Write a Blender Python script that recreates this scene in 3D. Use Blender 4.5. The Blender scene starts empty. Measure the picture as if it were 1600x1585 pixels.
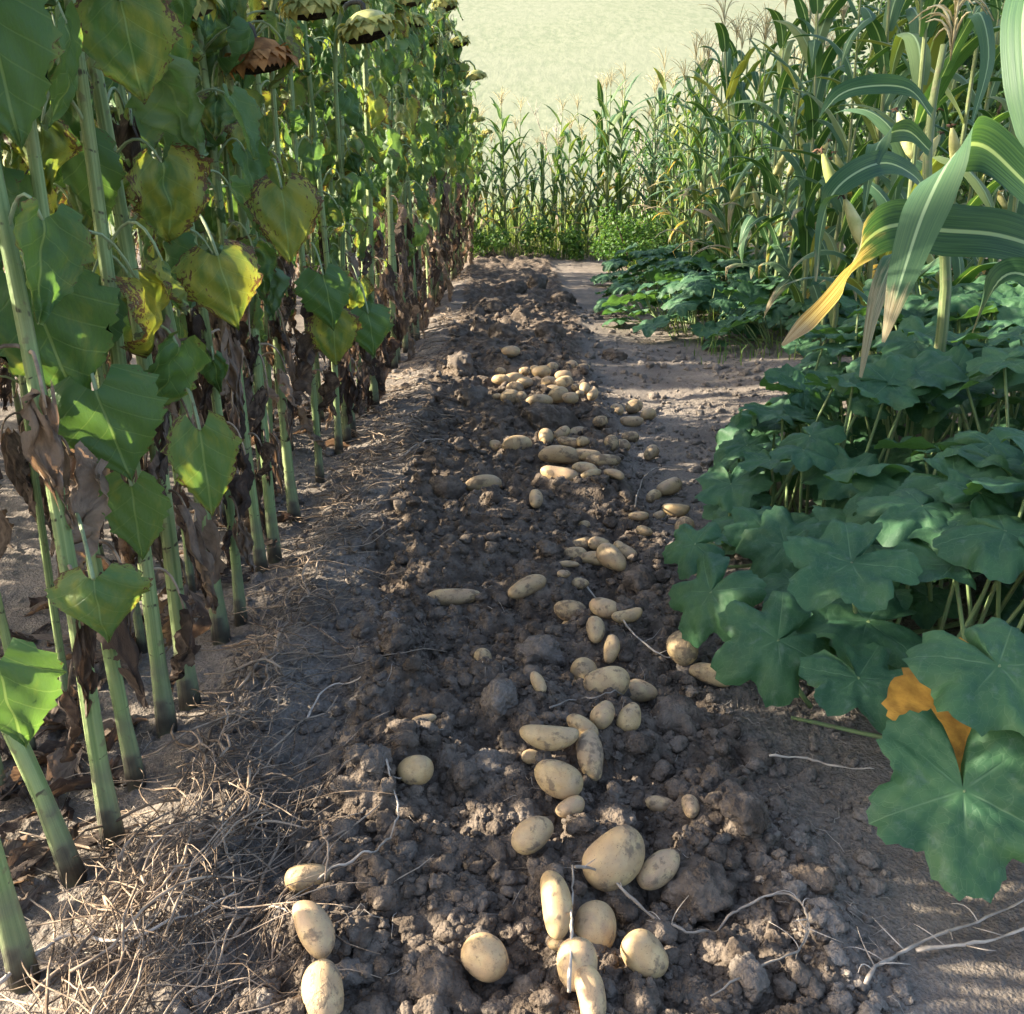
import bpy, math, random
import numpy as np
from mathutils import Vector, Matrix, Quaternion

C = bpy.context.scene.collection
SC = bpy.context.scene
R = math.radians
PI = math.pi

# ------------------------------------------------------------------ camera
CAM_H, PITCH, F = 1.15, R(18.9), 1500.0
cd = bpy.data.cameras.new('camera')
cam = bpy.data.objects.new('camera', cd); C.objects.link(cam)
cam.location = (0, 0, CAM_H)
cam.rotation_euler = (PI/2 - PITCH, 0, 0)
cd.sensor_width = 36.0; cd.lens = 36.0*F/1600.0
cd.clip_start = 0.05; cd.clip_end = 3000
SC.camera = cam
# ------------------------------------------------------------------ light
SUN_EL, SUN_AZ = R(25), R(-6)          # low sun from the left, over the sunflowers
to_sun = Vector((-math.cos(SUN_EL)*math.cos(SUN_AZ), -math.cos(SUN_EL)*math.sin(SUN_AZ), math.sin(SUN_EL)))
sl = bpy.data.lights.new('sun', 'SUN'); sl.energy = 5.0; sl.angle = R(0.5); sl.color = (1.0, .90, .74)
so = bpy.data.objects.new('sun', sl); C.objects.link(so)
so.rotation_euler = to_sun.to_track_quat('Z', 'Y').to_euler()
w = bpy.data.worlds.new('World'); SC.world = w; w.use_nodes = True
wn = w.node_tree; bg = wn.nodes['Background']
sky = wn.nodes.new('ShaderNodeTexSky'); sky.sky_type = 'NISHITA'; sky.sun_disc = False
sky.sun_elevation = SUN_EL; sky.sun_rotation = math.atan2(to_sun.x, to_sun.y)
sky.air_density = .8; sky.dust_density = 3.5; sky.ozone_density = 1.0
wn.links.new(sky.outputs[0], bg.inputs[0]); bg.inputs[1].default_value = 0.15
SC.view_settings.view_transform = 'Standard'; SC.view_settings.look = 'None'
SC.view_settings.gamma = 1; SC.view_settings.exposure = 2.18
SC.render.engine = 'CYCLES'
SC.cycles.use_denoising = True
SC.cycles.max_bounces = 8; SC.cycles.diffuse_bounces = 4; SC.cycles.transmission_bounces = 4
SC.cycles.sample_clamp_indirect = 6

# ------------------------------------------------------------------ photo rays -> world points
def ray(u, v):
    x = (u-800)/F; y = (v-792.5)/F
    return Vector((x, math.cos(PITCH)-y*math.sin(PITCH), -math.sin(PITCH)-y*math.cos(PITCH)))
def G(u, v, z=0.0):
    d = ray(u, v); t = (z-CAM_H)/d.z
    return Vector((d.x*t, d.y*t, z))
def P(u, v, depth):
    return Vector((0, 0, CAM_H)) + ray(u, v)*depth

# ------------------------------------------------------------------ numpy noise
def h2(ix, iy, s):
    n = (ix.astype(np.int64)*374761393 + iy.astype(np.int64)*668265263 + s*974634777) & 0xFFFFFFFF
    n = ((n ^ (n >> 13))*1274126177) & 0xFFFFFFFF
    n = ((n ^ (n >> 16))*2246822519) & 0xFFFFFFFF
    return ((n ^ (n >> 15)) & 0xFFFFFF)/float(0x1000000)
def vn(x, y, s=0):
    ix = np.floor(x); iy = np.floor(y); fx = x-ix; fy = y-iy
    ix = ix.astype(np.int64); iy = iy.astype(np.int64)
    fx = fx*fx*(3-2*fx); fy = fy*fy*(3-2*fy)
    a = h2(ix, iy, s); b = h2(ix+1, iy, s); c = h2(ix, iy+1, s); d = h2(ix+1, iy+1, s)
    return (a*(1-fx)+b*fx)*(1-fy) + (c*(1-fx)+d*fx)*fy
def fbm(x, y, s=0, o=4):
    t = 0; a = .5; f = 1.0
    for k in range(o):
        t = t + a*(vn(x*f+k*17.3, y*f-k*9.1, s+k)-.5); a *= .5; f *= 2.03
    return t
def domes(x, y, cell, s):
    gx = x/cell; gy = y/cell
    ix = np.floor(gx).astype(np.int64); iy = np.floor(gy).astype(np.int64)
    out = np.zeros_like(x)
    for a in (-1, 0, 1):
        for b in (-1, 0, 1):
            jx = ix+a; jy = iy+b
            cx = jx+h2(jx, jy, s); cy = jy+h2(jx, jy, s+1)
            r = .45+.5*h2(jx, jy, s+2); hh = h2(jx, jy, s+3)
            d2 = ((gx-cx)**2+(gy-cy)**2)/(r*r)
            out = np.maximum(out, hh*np.sqrt(np.maximum(0, 1-d2)))
    return out
def sstep(a, b, x):
    t = np.clip((x-a)/(b-a), 0, 1); return t*t*(3-2*t)

def dugmask(x, y):
    c = .03+.03*np.sin(y*.9)+.05*fbm(y*.6, y*0+3.1, 51, 2)
    hw = .42+.16*fbm(x*2.2, y*2.2, 41, 3)+.01*y
    return 1-sstep(-.10, .10, np.abs(x-c)-hw)
def Hbase(x, y):
    z = .03*fbm(x*.9, y*.9, 5, 3)
    z = z + .12*sstep(.75, 1.8, x)*(1-sstep(5, 6.5, y)) + .05*sstep(.9, 2.5, x)*sstep(5, 6.5, y)
    z = z + .045*np.exp(-((x+.55)/.14)**2)
    return z
def Hfull(x, y):
    m = dugmask(x, y)
    wx = x+.02*(vn(x*22, y*22, 61)-.5)+.007*(vn(x*75, y*75, 64)-.5)
    wy = y+.02*(vn(x*22+5, y*22, 62)-.5)+.007*(vn(x*75+9, y*75, 65)-.5)
    big = domes(wx, wy, .20, 11); mid = domes(wx, wy, .085, 21); sm = domes(wx, wy, .036, 31); ti = domes(wx, wy, .016, 37)
    fine = fbm(x*42, y*42, 71, 3)
    near = 1-sstep(3.5, 8, y)
    dug = .09*fbm(x*3.2, y*3.2, 7, 4)+.075*big**1.1+.042*mid+.019*sm+(.011*ti+.014*fine)*near
    pat = sstep(.42, .62, vn(x*3.1, y*3.1, 81))
    dry = .03*fbm(x*4, y*4, 8, 4)+.010*mid*pat+(.008*sm+.006*ti)*(.35+.65*pat)+.010*fine*near
    return Hbase(x, y)+m*dug+(1-m)*dry
def gz(x, y):
    return float(Hfull(np.array([float(x)]), np.array([float(y)]))[0])
def onground(u, v):
    z = 0.0
    for _ in range(5):
        p = G(u, v, z); z = gz(p.x, p.y)
    p.z = z
    return p

# ------------------------------------------------------------------ mesh building
class MB:
    def __init__(s): s.v = []; s.f = []; s.l = []; s.r = []; s.m = []
    def add(s, vs, fs, luv=None, rnd=0.0, mi=0):
        b = len(s.v)
        s.v.extend(tuple(p) for p in vs); s.f.extend(tuple(i+b for i in f) for f in fs)
        s.l.extend(luv if luv is not None else [(0, 0, 0)]*len(vs)); s.r.extend([rnd]*len(vs)); s.m.extend([mi]*len(fs))
    def addmb(s, o, mat=None, rnd=None):
        vs = o.v if mat is None else [tuple(mat @ Vector(p)) for p in o.v]
        b = len(s.v); s.v.extend(vs); s.f.extend(tuple(i+b for i in f) for f in o.f)
        s.l.extend(o.l); s.r.extend(o.r if rnd is None else [rnd]*len(o.v)); s.m.extend(o.m)
    def mesh(s, name, mats, smooth=True):
        me = bpy.data.meshes.new(name)
        me.from_pydata(s.v, [], s.f)
        for m in (mats if isinstance(mats, (list, tuple)) else [mats]): me.materials.append(m)
        a = me.attributes.new('luv', 'FLOAT_VECTOR', 'POINT'); a.data.foreach_set('vector', np.array(s.l, dtype=np.float32).ravel())
        a = me.attributes.new('rnd', 'FLOAT', 'POINT'); a.data.foreach_set('value', np.array(s.r, dtype=np.float32))
        me.polygons.foreach_set('material_index', np.array(s.m, dtype=np.int32))
        me.polygons.foreach_set('use_smooth', np.full(len(s.f), smooth))
        me.update()
        return me
def link(name, me, parent=None, mat=None):
    o = bpy.data.objects.new(name, me); C.objects.link(o)
    if parent is not None: o.parent = parent
    if mat is not None: o.matrix_local = mat
    return o
def npmesh(name, V, Fq, mat, attrs=None, smooth=True):
    me = bpy.data.meshes.new(name)
    k = Fq.shape[1]
    me.vertices.add(len(V)); me.vertices.foreach_set('co', V.astype(np.float32).ravel())
    me.loops.add(Fq.size); me.loops.foreach_set('vertex_index', Fq.astype(np.int32).ravel())
    me.polygons.add(len(Fq)); me.polygons.foreach_set('loop_start', np.arange(0, Fq.size, k, dtype=np.int32))
    me.polygons.foreach_set('use_smooth', np.full(len(Fq), smooth))
    me.materials.append(mat)
    for n, d in (attrs or {}).items():
        a = me.attributes.new(n, 'FLOAT', 'POINT'); a.data.foreach_set('value', d.astype(np.float32))
    me.update(calc_edges=True); me.validate()
    return me
def tag(o, label=None, cat=None, group=None, kind=None):
    for k, v in (('label', label), ('category', cat), ('group', group), ('kind', kind)):
        if v: o[k] = v
    return o
def empty(name, loc, rz=0, label=None, cat=None, group=None):
    o = bpy.data.objects.new(name, None); C.objects.link(o)
    o.location = loc; o.rotation_euler = (0, 0, rz); o.empty_display_size = .05
    return tag(o, label, cat, group)
def dup(o, parent=None):
    c = o.copy(); C.objects.link(c)
    if parent is not None: c.parent = parent
    for ch in list(KIDS.get(o.name, ())):
        KIDS.setdefault(c.name, []).append(dup(ch, c))
    return c
KIDS = {}
def child(name, me, parent, mat=None):
    o = link(name, me, parent, mat); KIDS.setdefault(parent.name, []).append(o); return o
def frames(pts):
    T = []
    for i in range(len(pts)):
        t = pts[min(i+1, len(pts)-1)]-pts[max(i-1, 0)]
        T.append(t.normalized() if t.length > 1e-9 else Vector((0, 0, 1)))
    return T
def tube(mb, pts, rad, sides=6, rnd=0.0, mi=0, cap=True):
    pts = [Vector(p) for p in pts]; n = len(pts)
    if not hasattr(rad, '__len__'): rad = [rad]*n
    T = frames(pts); ref = Vector((.31, .87, .12)) if abs(T[0].z) > .7 else Vector((0, 0, 1))
    vs = []; lu = []; L = 0
    a = (ref-T[0]*ref.dot(T[0])).normalized()
    for i, p in enumerate(pts):
        a = (a-T[i]*a.dot(T[i])).normalized(); b = T[i].cross(a)
        if i: L += (p-pts[i-1]).length
        for k in range(sides):
            th = 2*PI*k/sides
            vs.append(p+(a*math.cos(th)+b*math.sin(th))*rad[i]); lu.append((k/sides, L, 0))
    fs = [(i*sides+k, i*sides+(k+1) % sides, (i+1)*sides+(k+1) % sides, (i+1)*sides+k) for i in range(n-1) for k in range(sides)]
    if cap:
        fs.append(tuple(range(sides-1, -1, -1))); fs.append(tuple((n-1)*sides+k for k in range(sides)))
    mb.add(vs, fs, lu, rnd, mi)
def bez(p0, p1, p2, n):
    return [p0*(1-t)**2+p1*2*t*(1-t)+p2*t*t for t in [i/(n-1) for i in range(n)]]
def crom(P_, n):
    Q = [P_[0]*2-P_[1]]+list(P_)+[P_[-1]*2-P_[-2]]; out = []
    for i in range(1, len(Q)-2):
        for k in range(n):
            t = k/n
            out.append(.5*((2*Q[i])+(Q[i+1]-Q[i-1])*t+(2*Q[i-1]-5*Q[i]+4*Q[i+1]-Q[i+2])*t*t+(3*Q[i]-Q[i-1]-3*Q[i+1]+Q[i+2])*t**3))
    out.append(Vector(P_[-1])); return out

# ------------------------------------------------------------------ materials
class MT:
    def __init__(s, name):
        s.m = bpy.data.materials.new(name); s.m.use_nodes = True
        s.t = s.m.node_tree; s.p = s.t.nodes['Principled BSDF']; s.out = s.t.nodes['Material Output']
    def n(s, ty, ins=None, **kw):
        nd = s.t.nodes.new('ShaderNode'+ty)
        for k, v in kw.items(): setattr(nd, k, v)
        for k, v in (ins or {}).items(): s.set(nd.inputs[k], v)
        return nd
    def set(s, sock, v):
        if isinstance(v, bpy.types.NodeSocket): s.t.links.new(v, sock)
        elif isinstance(v, bpy.types.Node): s.t.links.new(v.outputs[0], sock)
        else:
            if isinstance(v, (tuple, list)) and sock.type == 'RGBA' and len(v) == 3: v = (*v, 1)
            sock.default_value = v
    def math(s, op, a, b=0.0, c=0.0):
        nd = s.n('Math', operation=op); s.set(nd.inputs[0], a); s.set(nd.inputs[1], b); s.set(nd.inputs[2], c); return nd.outputs[0]
    def mix(s, f, a, b, bt='MIX'):
        nd = s.n('Mix', data_type='RGBA', blend_type=bt); s.set(nd.inputs[0], f); s.set(nd.inputs[6], a); s.set(nd.inputs[7], b); return nd.outputs[2]
    def ss(s, a, b, x):
        nd = s.n('MapRange', interpolation_type='SMOOTHSTEP'); s.set(nd.inputs[0], x); nd.inputs[1].default_value = a; nd.inputs[2].default_value = b; return nd.outputs[0]
    def attr(s, name): return s.n('Attribute', attribute_name=name)
    def noise(s, scale, vec=None, detail=3, w=None, rough=.55):
        nd = s.n('TexNoise', noise_dimensions='4D' if w is not None else '3D'); nd.inputs['Scale'].default_value = scale
        nd.inputs['Detail'].default_value = detail; nd.inputs['Roughness'].default_value = rough
        if vec is not None: s.set(nd.inputs['Vector'], vec)
        if w is not None: s.set(nd.inputs['W'], w)
        return nd.outputs[0]
    def rnd(s):
        return s.math('FRACT', s.math('ADD', s.attr('rnd').outputs['Fac'], s.n('ObjectInfo').outputs['Random']))
    def obj(s): return s.n('TexCoord').outputs['Object']
    def pos(s): return s.n('NewGeometry').outputs['Position']
    def bump(s, h, strength=.4, dist=.01):
        b = s.n('Bump'); b.inputs['Strength'].default_value = strength; b.inputs['Distance'].default_value = dist; s.set(b.inputs['Height'], h); return b.outputs[0]
    def base(s, col, rough=.7, spec=.3, nrm=None):
        s.set(s.p.inputs['Base Color'], col); s.set(s.p.inputs['Roughness'], rough); s.p.inputs['Specular IOR Level'].default_value = spec
        if nrm is not None: s.set(s.p.inputs['Normal'], nrm)
        return s.m
    def leafout(s, col, trcol, fac, nrm=None, hole=None):
        tr = s.n('BsdfTranslucent'); s.set(tr.inputs[0], trcol)
        if nrm is not None: s.set(tr.inputs['Normal'], nrm)
        mx = s.n('MixShader'); mx.inputs[0].default_value = fac
        s.t.links.new(s.p.outputs[0], mx.inputs[1]); s.t.links.new(tr.outputs[0], mx.inputs[2]); s.t.links.new(mx.outputs[0], s.out.inputs[0])
        if hole is not None:
            h_ = s.n('MixShader'); s.set(h_.inputs[0], hole); s.t.links.new(mx.outputs[0], h_.inputs[1]); s.t.links.new(s.n('BsdfTransparent').outputs[0], h_.inputs[2]); s.t.links.new(h_.outputs[0], s.out.inputs[0])

def mat_sunleaf():
    m = MT('sunflower_leaf'); luv = m.attr('luv').outputs['Vector']; x, y, e = m.n('SeparateXYZ', {0: luv}).outputs
    r = m.rnd(); w_ = m.math('MULTIPLY', r, 61.0); r2 = m.math('POWER', r, 1.8)
    n1 = m.noise(2.6, luv, 4, w_); n2 = m.noise(15, luv, 3, w_, .65)
    s1 = m.math('ADD', m.math('MULTIPLY', n1, .75), m.math('ADD', m.math('MULTIPLY', e, .14), m.math('MULTIPLY', r2, .34)))
    yel = m.ss(.53, .86, s1)
    g = m.mix(m.math('FRACT', m.math('MULTIPLY', r, 7.3)), (.042, .100, .028), (.098, .175, .054))
    g = m.mix(m.ss(.35, .7, n2), g, m.mix(.5, g, (.07, .15, .03)))
    c = m.mix(m.math('MULTIPLY', yel, .85), g, (.25, .25, .04))
    ax = m.math('ABSOLUTE', x)
    sv = m.math('ABSOLUTE', m.math('SUBTRACT', m.math('FRACT', m.math('MULTIPLY', m.math('SUBTRACT', y, m.math('MULTIPLY', m.math('POWER', ax, .8), .62)), m.math('ADD', m.math('MULTIPLY', n2, .05), 4.2))), .5))
    side = m.ss(.045, .012, sv); mid = m.ss(.016, .005, ax)
    v = m.math('MAXIMUM', mid, m.math('MULTIPLY', side, .38))
    c = m.mix(m.math('MULTIPLY', v, .5), c, (.24, .33, .12))
    b = m.math('ADD', m.math('MULTIPLY', n2, .62), m.math('ADD', m.math('MULTIPLY', m.math('POWER', e, 3.0), .20), m.math('MULTIPLY', yel, .16)))
    br = m.ss(.545, .59, b)
    c = m.mix(br, c, m.mix(n1, (.035, .02, .014), (.13, .07, .035)))
    back = m.n('NewGeometry').outputs['Backfacing']
    cb = m.mix(.62, c, (.17, .25, .14))
    c2 = m.mix(back, c, cb)
    bm = m.bump(m.math('ADD', m.math('MULTIPLY', v, -.7), m.math('MULTIPLY', n2, .6)), .5, .006)
    m.base(c2, .52, .35, bm)
    m.leafout(c2, m.mix(1.0, c, (1.7, 1.6, .9), 'MULTIPLY'), .42, None, m.math('GREATER_THAN', b, .655))
    return m.m
def mat_dryleaf(name='dry_leaf', a=(.055, .041, .033), b=(.27, .205, .15), hole=True):
    m = MT(name); luv = m.attr('luv').outputs['Vector']; r = m.rnd()
    n1 = m.noise(7, luv, 4, m.math('MULTIPLY', r, 43.0)); n2 = m.noise(30, luv, 2)
    c = m.mix(m.ss(.35, .75, m.math('ADD', m.math('MULTIPLY', n1, .7), m.math('MULTIPLY', r, .32))), a, b)
    m.base(c, .85, .15, m.bump(n2, .6, .004)); lx, ly, le = m.n('SeparateXYZ', {0: luv}).outputs
    tear = m.noise(1.0, m.n('CombineXYZ', {0: m.math('MULTIPLY', lx, 16.0), 1: m.math('MULTIPLY', ly, 4.0), 2: m.math('MULTIPLY', r, 77.0)}), 3)
    m.leafout(c, m.mix(1.0, c, (1.3, 1.0, .7), 'MULTIPLY'), .25, None, m.math('GREATER_THAN', m.math('ADD', tear, m.math('MULTIPLY', le, .14)), .70 if hole else 9.0))
    return m.m
def mat_stem(name, a, b, mud=True, ring=9.0):
    m = MT(name); luv = m.attr('luv').outputs['Vector']; u, l, _ = m.n('SeparateXYZ', {0: luv}).outputs; r = m.rnd()
    st = m.n('CombineXYZ', {0: m.math('MULTIPLY', u, 14.0), 1: m.math('MULTIPLY', l, 1.6), 2: m.math('MULTIPLY', r, 20.0)})
    n1 = m.noise(1.0, st, 3); ob = m.obj(); n2 = m.noise(40, ob, 3); n3 = m.noise(9, ob, 3)
    c = m.mix(m.ss(.3, .7, n1), a, b)
    c = m.mix(m.math('MULTIPLY', m.ss(.60, .7, n2), .6), c, (.13, .11, .06))
    c = m.mix(m.math('MULTIPLY', m.ss(.5, .68, n3 if mud else n2), .35), c, (.20, .19, .10))
    if mud:
        fr = m.math('ABSOLUTE', m.math('SUBTRACT', m.math('FRACT', m.math('ADD', m.math('MULTIPLY', l, ring), m.math('MULTIPLY', n3, .9))), .5))
        c = m.mix(m.math('MULTIPLY', m.ss(.03, .008, fr), m.ss(.45, .6, n1)), c, (.06, .055, .03))
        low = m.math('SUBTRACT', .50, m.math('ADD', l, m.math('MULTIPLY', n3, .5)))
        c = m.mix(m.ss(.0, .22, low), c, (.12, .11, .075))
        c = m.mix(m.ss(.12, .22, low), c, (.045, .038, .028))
    m.base(c, .6, .25, m.bump(m.math('ADD', n1, m.math('MULTIPLY', n2, .7)), .7, .006)); return m.m
def mat_simple(name, a, b, scale=20, rough=.7, spec=.25, bump=.4, bd=.004, tr=0, lo=.35, hi=.65):
    m = MT(name); ob = m.obj(); n1 = m.noise(scale, ob, 4); n2 = m.noise(scale*4, ob, 2)
    r = m.rnd(); n1b = m.math('ADD', n1, m.math('MULTIPLY', m.math('SUBTRACT', r, .5), .3))
    c = m.mix(m.ss(lo, hi, n1b), a, b)
    m.base(c, rough, spec, m.bump(n2, bump, bd))
    if tr: m.leafout(c, m.mix(1.0, c, (1.8, 1.7, .8), 'MULTIPLY'), tr)
    return m.m
def mat_corn():
    m = MT('corn_leaf'); luv = m.attr('luv').outputs['Vector']; t, l, dry = m.n('SeparateXYZ', {0: luv}).outputs; r = m.rnd()
    st = m.n('CombineXYZ', {0: m.math('MULTIPLY', t, 16.0), 1: m.math('MULTIPLY', l, 2.2), 2: m.math('MULTIPLY', r, 30.0)})
    n1 = m.noise(1.0, st, 3); n2 = m.noise(3.0, m.n('CombineXYZ', {0: t, 1: m.math('MULTIPLY', l, 3.0), 2: m.math('MULTIPLY', r, 30.0)}), 4)
    g = m.mix(m.ss(.3, .7, n1), (.018, .056, .023), (.046, .100, .034))
    g = m.mix(m.math('MULTIPLY', m.math('POWER', m.attr('rnd').outputs['Fac'], 7.0), .7), g, (.24, .24, .06))
    at = m.math('ABSOLUTE', t)
    c = m.mix(m.math('MULTIPLY', m.ss(.10, .05, at), .75), g, (.30, .40, .22))
    d = m.ss(.44, .66, m.math('ADD', m.math('MULTIPLY', n2, .42), m.math('ADD', m.math('MULTIPLY', dry, .62), m.math('MULTIPLY', n1, .06))))
    c = m.mix(d, c, m.mix(m.ss(.35, .65, n1), (.20, .115, .045), (.46, .36, .22)))
    back = m.n('NewGeometry').outputs['Backfacing']
    c = m.mix(m.math('MULTIPLY', back, .25), c, (.10, .17, .10))
    m.base(c, .52, .22, m.bump(n1, .35, .003)); m.leafout(c, m.mix(1.0, c, (2.0, 1.9, .6), 'MULTIPLY'), .30)
    return m.m
def mat_pumpleaf():
    m = MT('pumpkin_leaf'); luv = m.attr('luv').outputs['Vector']; x, y, vd = m.n('SeparateXYZ', {0: luv}).outputs; r = m.rnd()
    e = m.attr('edge').outputs['Fac']
    w_ = m.math('MULTIPLY', r, 47.0); n1 = m.noise(2.2, luv, 3, w_); n2 = m.noise(11, luv, 3, w_)
    g = m.mix(m.ss(.3, .7, n1), (.026, .080, .036), (.055, .130, .050))
    g = m.mix(m.math('MULTIPLY', m.ss(.55, .78, n2), .6), g, (.10, .155, .115))
    old = m.math('POWER', r, 500.0)
    g = m.mix(m.ss(.5, .8, m.math('ADD', m.math('MULTIPLY', n1, .4), m.math('MULTIPLY', old, .7))), g, (.28, .26, .05))
    vo = m.n('TexVoronoi', {'Vector': m.n('VectorMath', {0: luv, 1: m.n('CombineXYZ', {0: m.math('MULTIPLY', m.noise(6, luv, 2), .12), 1: m.math('MULTIPLY', m.noise(5, luv, 2), .1)})}, operation='ADD'), 'Scale': 17.0}, feature='DISTANCE_TO_EDGE').outputs['Distance']
    rad_ = m.n('VectorMath', {0: luv, 1: (1, 1, 0)}, operation='MULTIPLY'); rl = m.n('VectorMath', {0: rad_}, operation='LENGTH').outputs['Value']
    vein = m.math('MULTIPLY', m.math('MAXIMUM', m.ss(.010, .001, vd), m.math('MULTIPLY', m.ss(.06, .0, vo), .28)), m.ss(.01, .12, rl))
    c = m.mix(m.math('MULTIPLY', vein, .45), g, (.16, .26, .14))
    bq = m.ss(.74, .80, m.math('ADD', m.math('MULTIPLY', n2, .45), m.math('ADD', m.math('MULTIPLY', m.math('POWER', e, 4.0), .18), m.math('MULTIPLY', old, .4))))
    c = m.mix(bq, c, (.14, .07, .035))
    back = m.n('NewGeometry').outputs['Backfacing']
    c = m.mix(m.math('MULTIPLY', back, .5), c, (.09, .17, .07))
    m.base(c, .6, .32, m.bump(m.math('ADD', m.math('MULTIPLY', n2, .7), m.math('MULTIPLY', vein, -.35)), .5, .006))
    n5 = m.noise(5.5, luv, 2, m.math('ADD', w_, 5.0)); m.leafout(c, m.mix(1.0, c, (1.7, 1.8, .6), 'MULTIPLY'), .28, None, m.math('GREATER_THAN', n5, .735))
    return m.m
def mat_soil(name='soil'):
    m = MT(name); p = m.pos(); d = m.attr('dug').outputs['Fac']
    n1 = m.noise(3, p, 4); n2 = m.noise(22, p, 4); n3 = m.noise(110, p, 4, None, .65)
    wet = m.mix(m.ss(.35, .7, n2), (.082, .063, .047), (.175, .139, .106))
    dryc = m.mix(m.ss(.3, .7, n1), (.160, .136, .112), (.255, .218, .178))
    dryc = m.mix(m.ss(.35, .65, n3), m.mix(.5, dryc, (.085, .068, .054)), dryc)
    f = m.ss(.30, .68, m.math('ADD', d, m.math('MULTIPLY', m.math('SUBTRACT', n2, .5), .55)))
    c = m.mix(f, dryc, wet)
    c = m.mix(m.math('MULTIPLY', m.ss(.62, .74, n2), .35), c, (.21, .175, .14))
    vo = m.n('TexVoronoi', {'Vector': p, 'Scale': 150.0}).outputs['Distance']
    hh = m.math('SUBTRACT', m.math('ADD', m.math('MULTIPLY', n3, 1.0), m.math('MULTIPLY', n2, .6)), m.math('MULTIPLY', vo, .35))
    m.base(c, .95, .08, m.bump(hh, .9, .012)); return m.m
def mat_potato():
    m = MT('potato_skin'); ob = m.obj(); r = m.n('ObjectInfo').outputs['Random']; w_ = m.math('MULTIPLY', r, 90.0)
    n1 = m.noise(3.5, ob, 3, w_); n2 = m.noise(46, ob, 2, w_); n3 = m.noise(9, ob, 4, w_, .65); n4 = m.noise(120, ob, 2)
    c = m.mix(r, (.37, .25, .115), (.40, .265, .145))
    c = m.mix(m.ss(.38, .68, n1), c, (.47, .34, .165))
    c = m.mix(m.math('MULTIPLY', m.ss(.54, .72, n3), .6), c, (.26, .165, .085))
    c = m.mix(m.ss(.635, .69, n2), c, (.13, .085, .05))
    dn = m.noise(4.5, ob, 6, m.math('ADD', w_, 9.0), .62)
    c = m.mix(m.math('MULTIPLY', m.ss(.40, .66, m.noise(2.3, ob, 4, m.math('ADD', w_, 3.0))), .5), c, (.25, .185, .125))
    dirt = m.ss(.53, .66, m.math('ADD', dn, m.math('MULTIPLY', m.math('POWER', m.math('FRACT', m.math('MULTIPLY', r, 5.7)), 3.0), .11)))
    c = m.mix(m.math('MULTIPLY', dirt, .75), c, (.125, .092, .064))
    rough = m.mix(dirt, (.5, .5, .5), (.9, .9, .9))
    m.base(c, rough, .3, m.bump(m.math('ADD', m.math('MULTIPLY', n4, .3), m.math('ADD', m.math('MULTIPLY', dirt, 1.0), m.math('MULTIPLY', n3, .35))), .35, .004))
    m.p.inputs['Subsurface Weight'].default_value = .0
    return m.m
def mat_field():
    m = MT('crop_field'); p = m.pos(); mp = m.n('Mapping', {'Vector': p}); mp.inputs['Scale'].default_value = (1.0, .35, .35)
    n1 = m.noise(.05, p, 4); n2 = m.noise(1.4, mp, 4, None, .7); n3 = m.noise(.35, mp, 3)
    c = m.mix(m.ss(.35, .65, n2), (.140, .160, .100), (.195, .205, .135))
    c = m.mix(m.math('MULTIPLY', m.ss(.4, .65, n3), .4), c, (.165, .18, .115))
    c = m.mix(m.math('MULTIPLY', m.ss(.35, .7, n1), .4), c, (.18, .19, .132))
    m.base(c, .95, .05, m.bump(n2, .5, .12)); return m.m
M = {}
M['soil'] = mat_soil(); M['field'] = mat_field()
M['sleaf'] = mat_sunleaf(); M['dleaf'] = mat_dryleaf()
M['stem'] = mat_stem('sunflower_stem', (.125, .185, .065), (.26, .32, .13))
M['petiole'] = mat_stem('leaf_stalk', (.20, .27, .13), (.34, .40, .22), False)
M['corn'] = mat_corn(); M['stalk'] = mat_stem('corn_stalk', (.085, .125, .045), (.20, .225, .085), False)
M['tassel'] = mat_simple('corn_tassel', (.26, .22, .11), (.50, .45, .28), 30, tr=.2)
M['husk'] = mat_simple('corn_husk', (.22, .25, .07), (.46, .43, .19), 14, tr=.15)
M['silk'] = mat_simple('corn_silk', (.06, .03, .018), (.14, .075, .04), 60)
M['pleaf'] = mat_pumpleaf(); M['vine'] = mat_stem('pumpkin_vine', (.13, .20, .07), (.24, .31, .13), False)
M['yellowleaf'] = mat_dryleaf('yellowed_leaf', (.22, .11, .025), (.60, .34, .06), False)
M['potato'] = mat_potato()
M['twig'] = mat_simple('dry_twig', (.095, .068, .046), (.33, .25, .175), 25, .85, .1)
M['straw'] = mat_simple('pale_straw', (.24, .20, .155), (.44, .375, .30), 25, .8, .1)
M['rootlet'] = mat_simple('rootlet', (.16, .13, .10), (.36, .31, .25), 25, .85, .1)
M['bract'] = mat_simple('bract', (.17, .19, .05), (.44, .38, .11), 18, tr=.25)
M['headback'] = mat_simple('flower_back', (.26, .27, .08), (.46, .42, .17), 12, tr=.1)
M['seeds'] = mat_simple('seed_face', (.018, .013, .011), (.075, .050, .032), 120, .9, .1, 1.0, .01)
M['brownbract'] = mat_simple('dried_bract', (.17, .075, .022), (.42, .20, .065), 20, tr=.2)
M['bushleaf'] = mat_simple('bush_leaf', (.032, .088, .018), (.085, .165, .034), 3, .5, .3, tr=.35)
M['treeleaf'] = mat_simple('tree_leaf', (.022, .060, .014), (.060, .115, .026), 2, .5, .3, tr=.3)
M['grass'] = mat_simple('grass_blade', (.075, .135, .03), (.20, .25, .075), 1.2, .6, .2, tr=.3)
M['bark'] = mat_simple('bark', (.07, .05, .035), (.16, .12, .09), 14, .9, .1, .8, .02)

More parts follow.
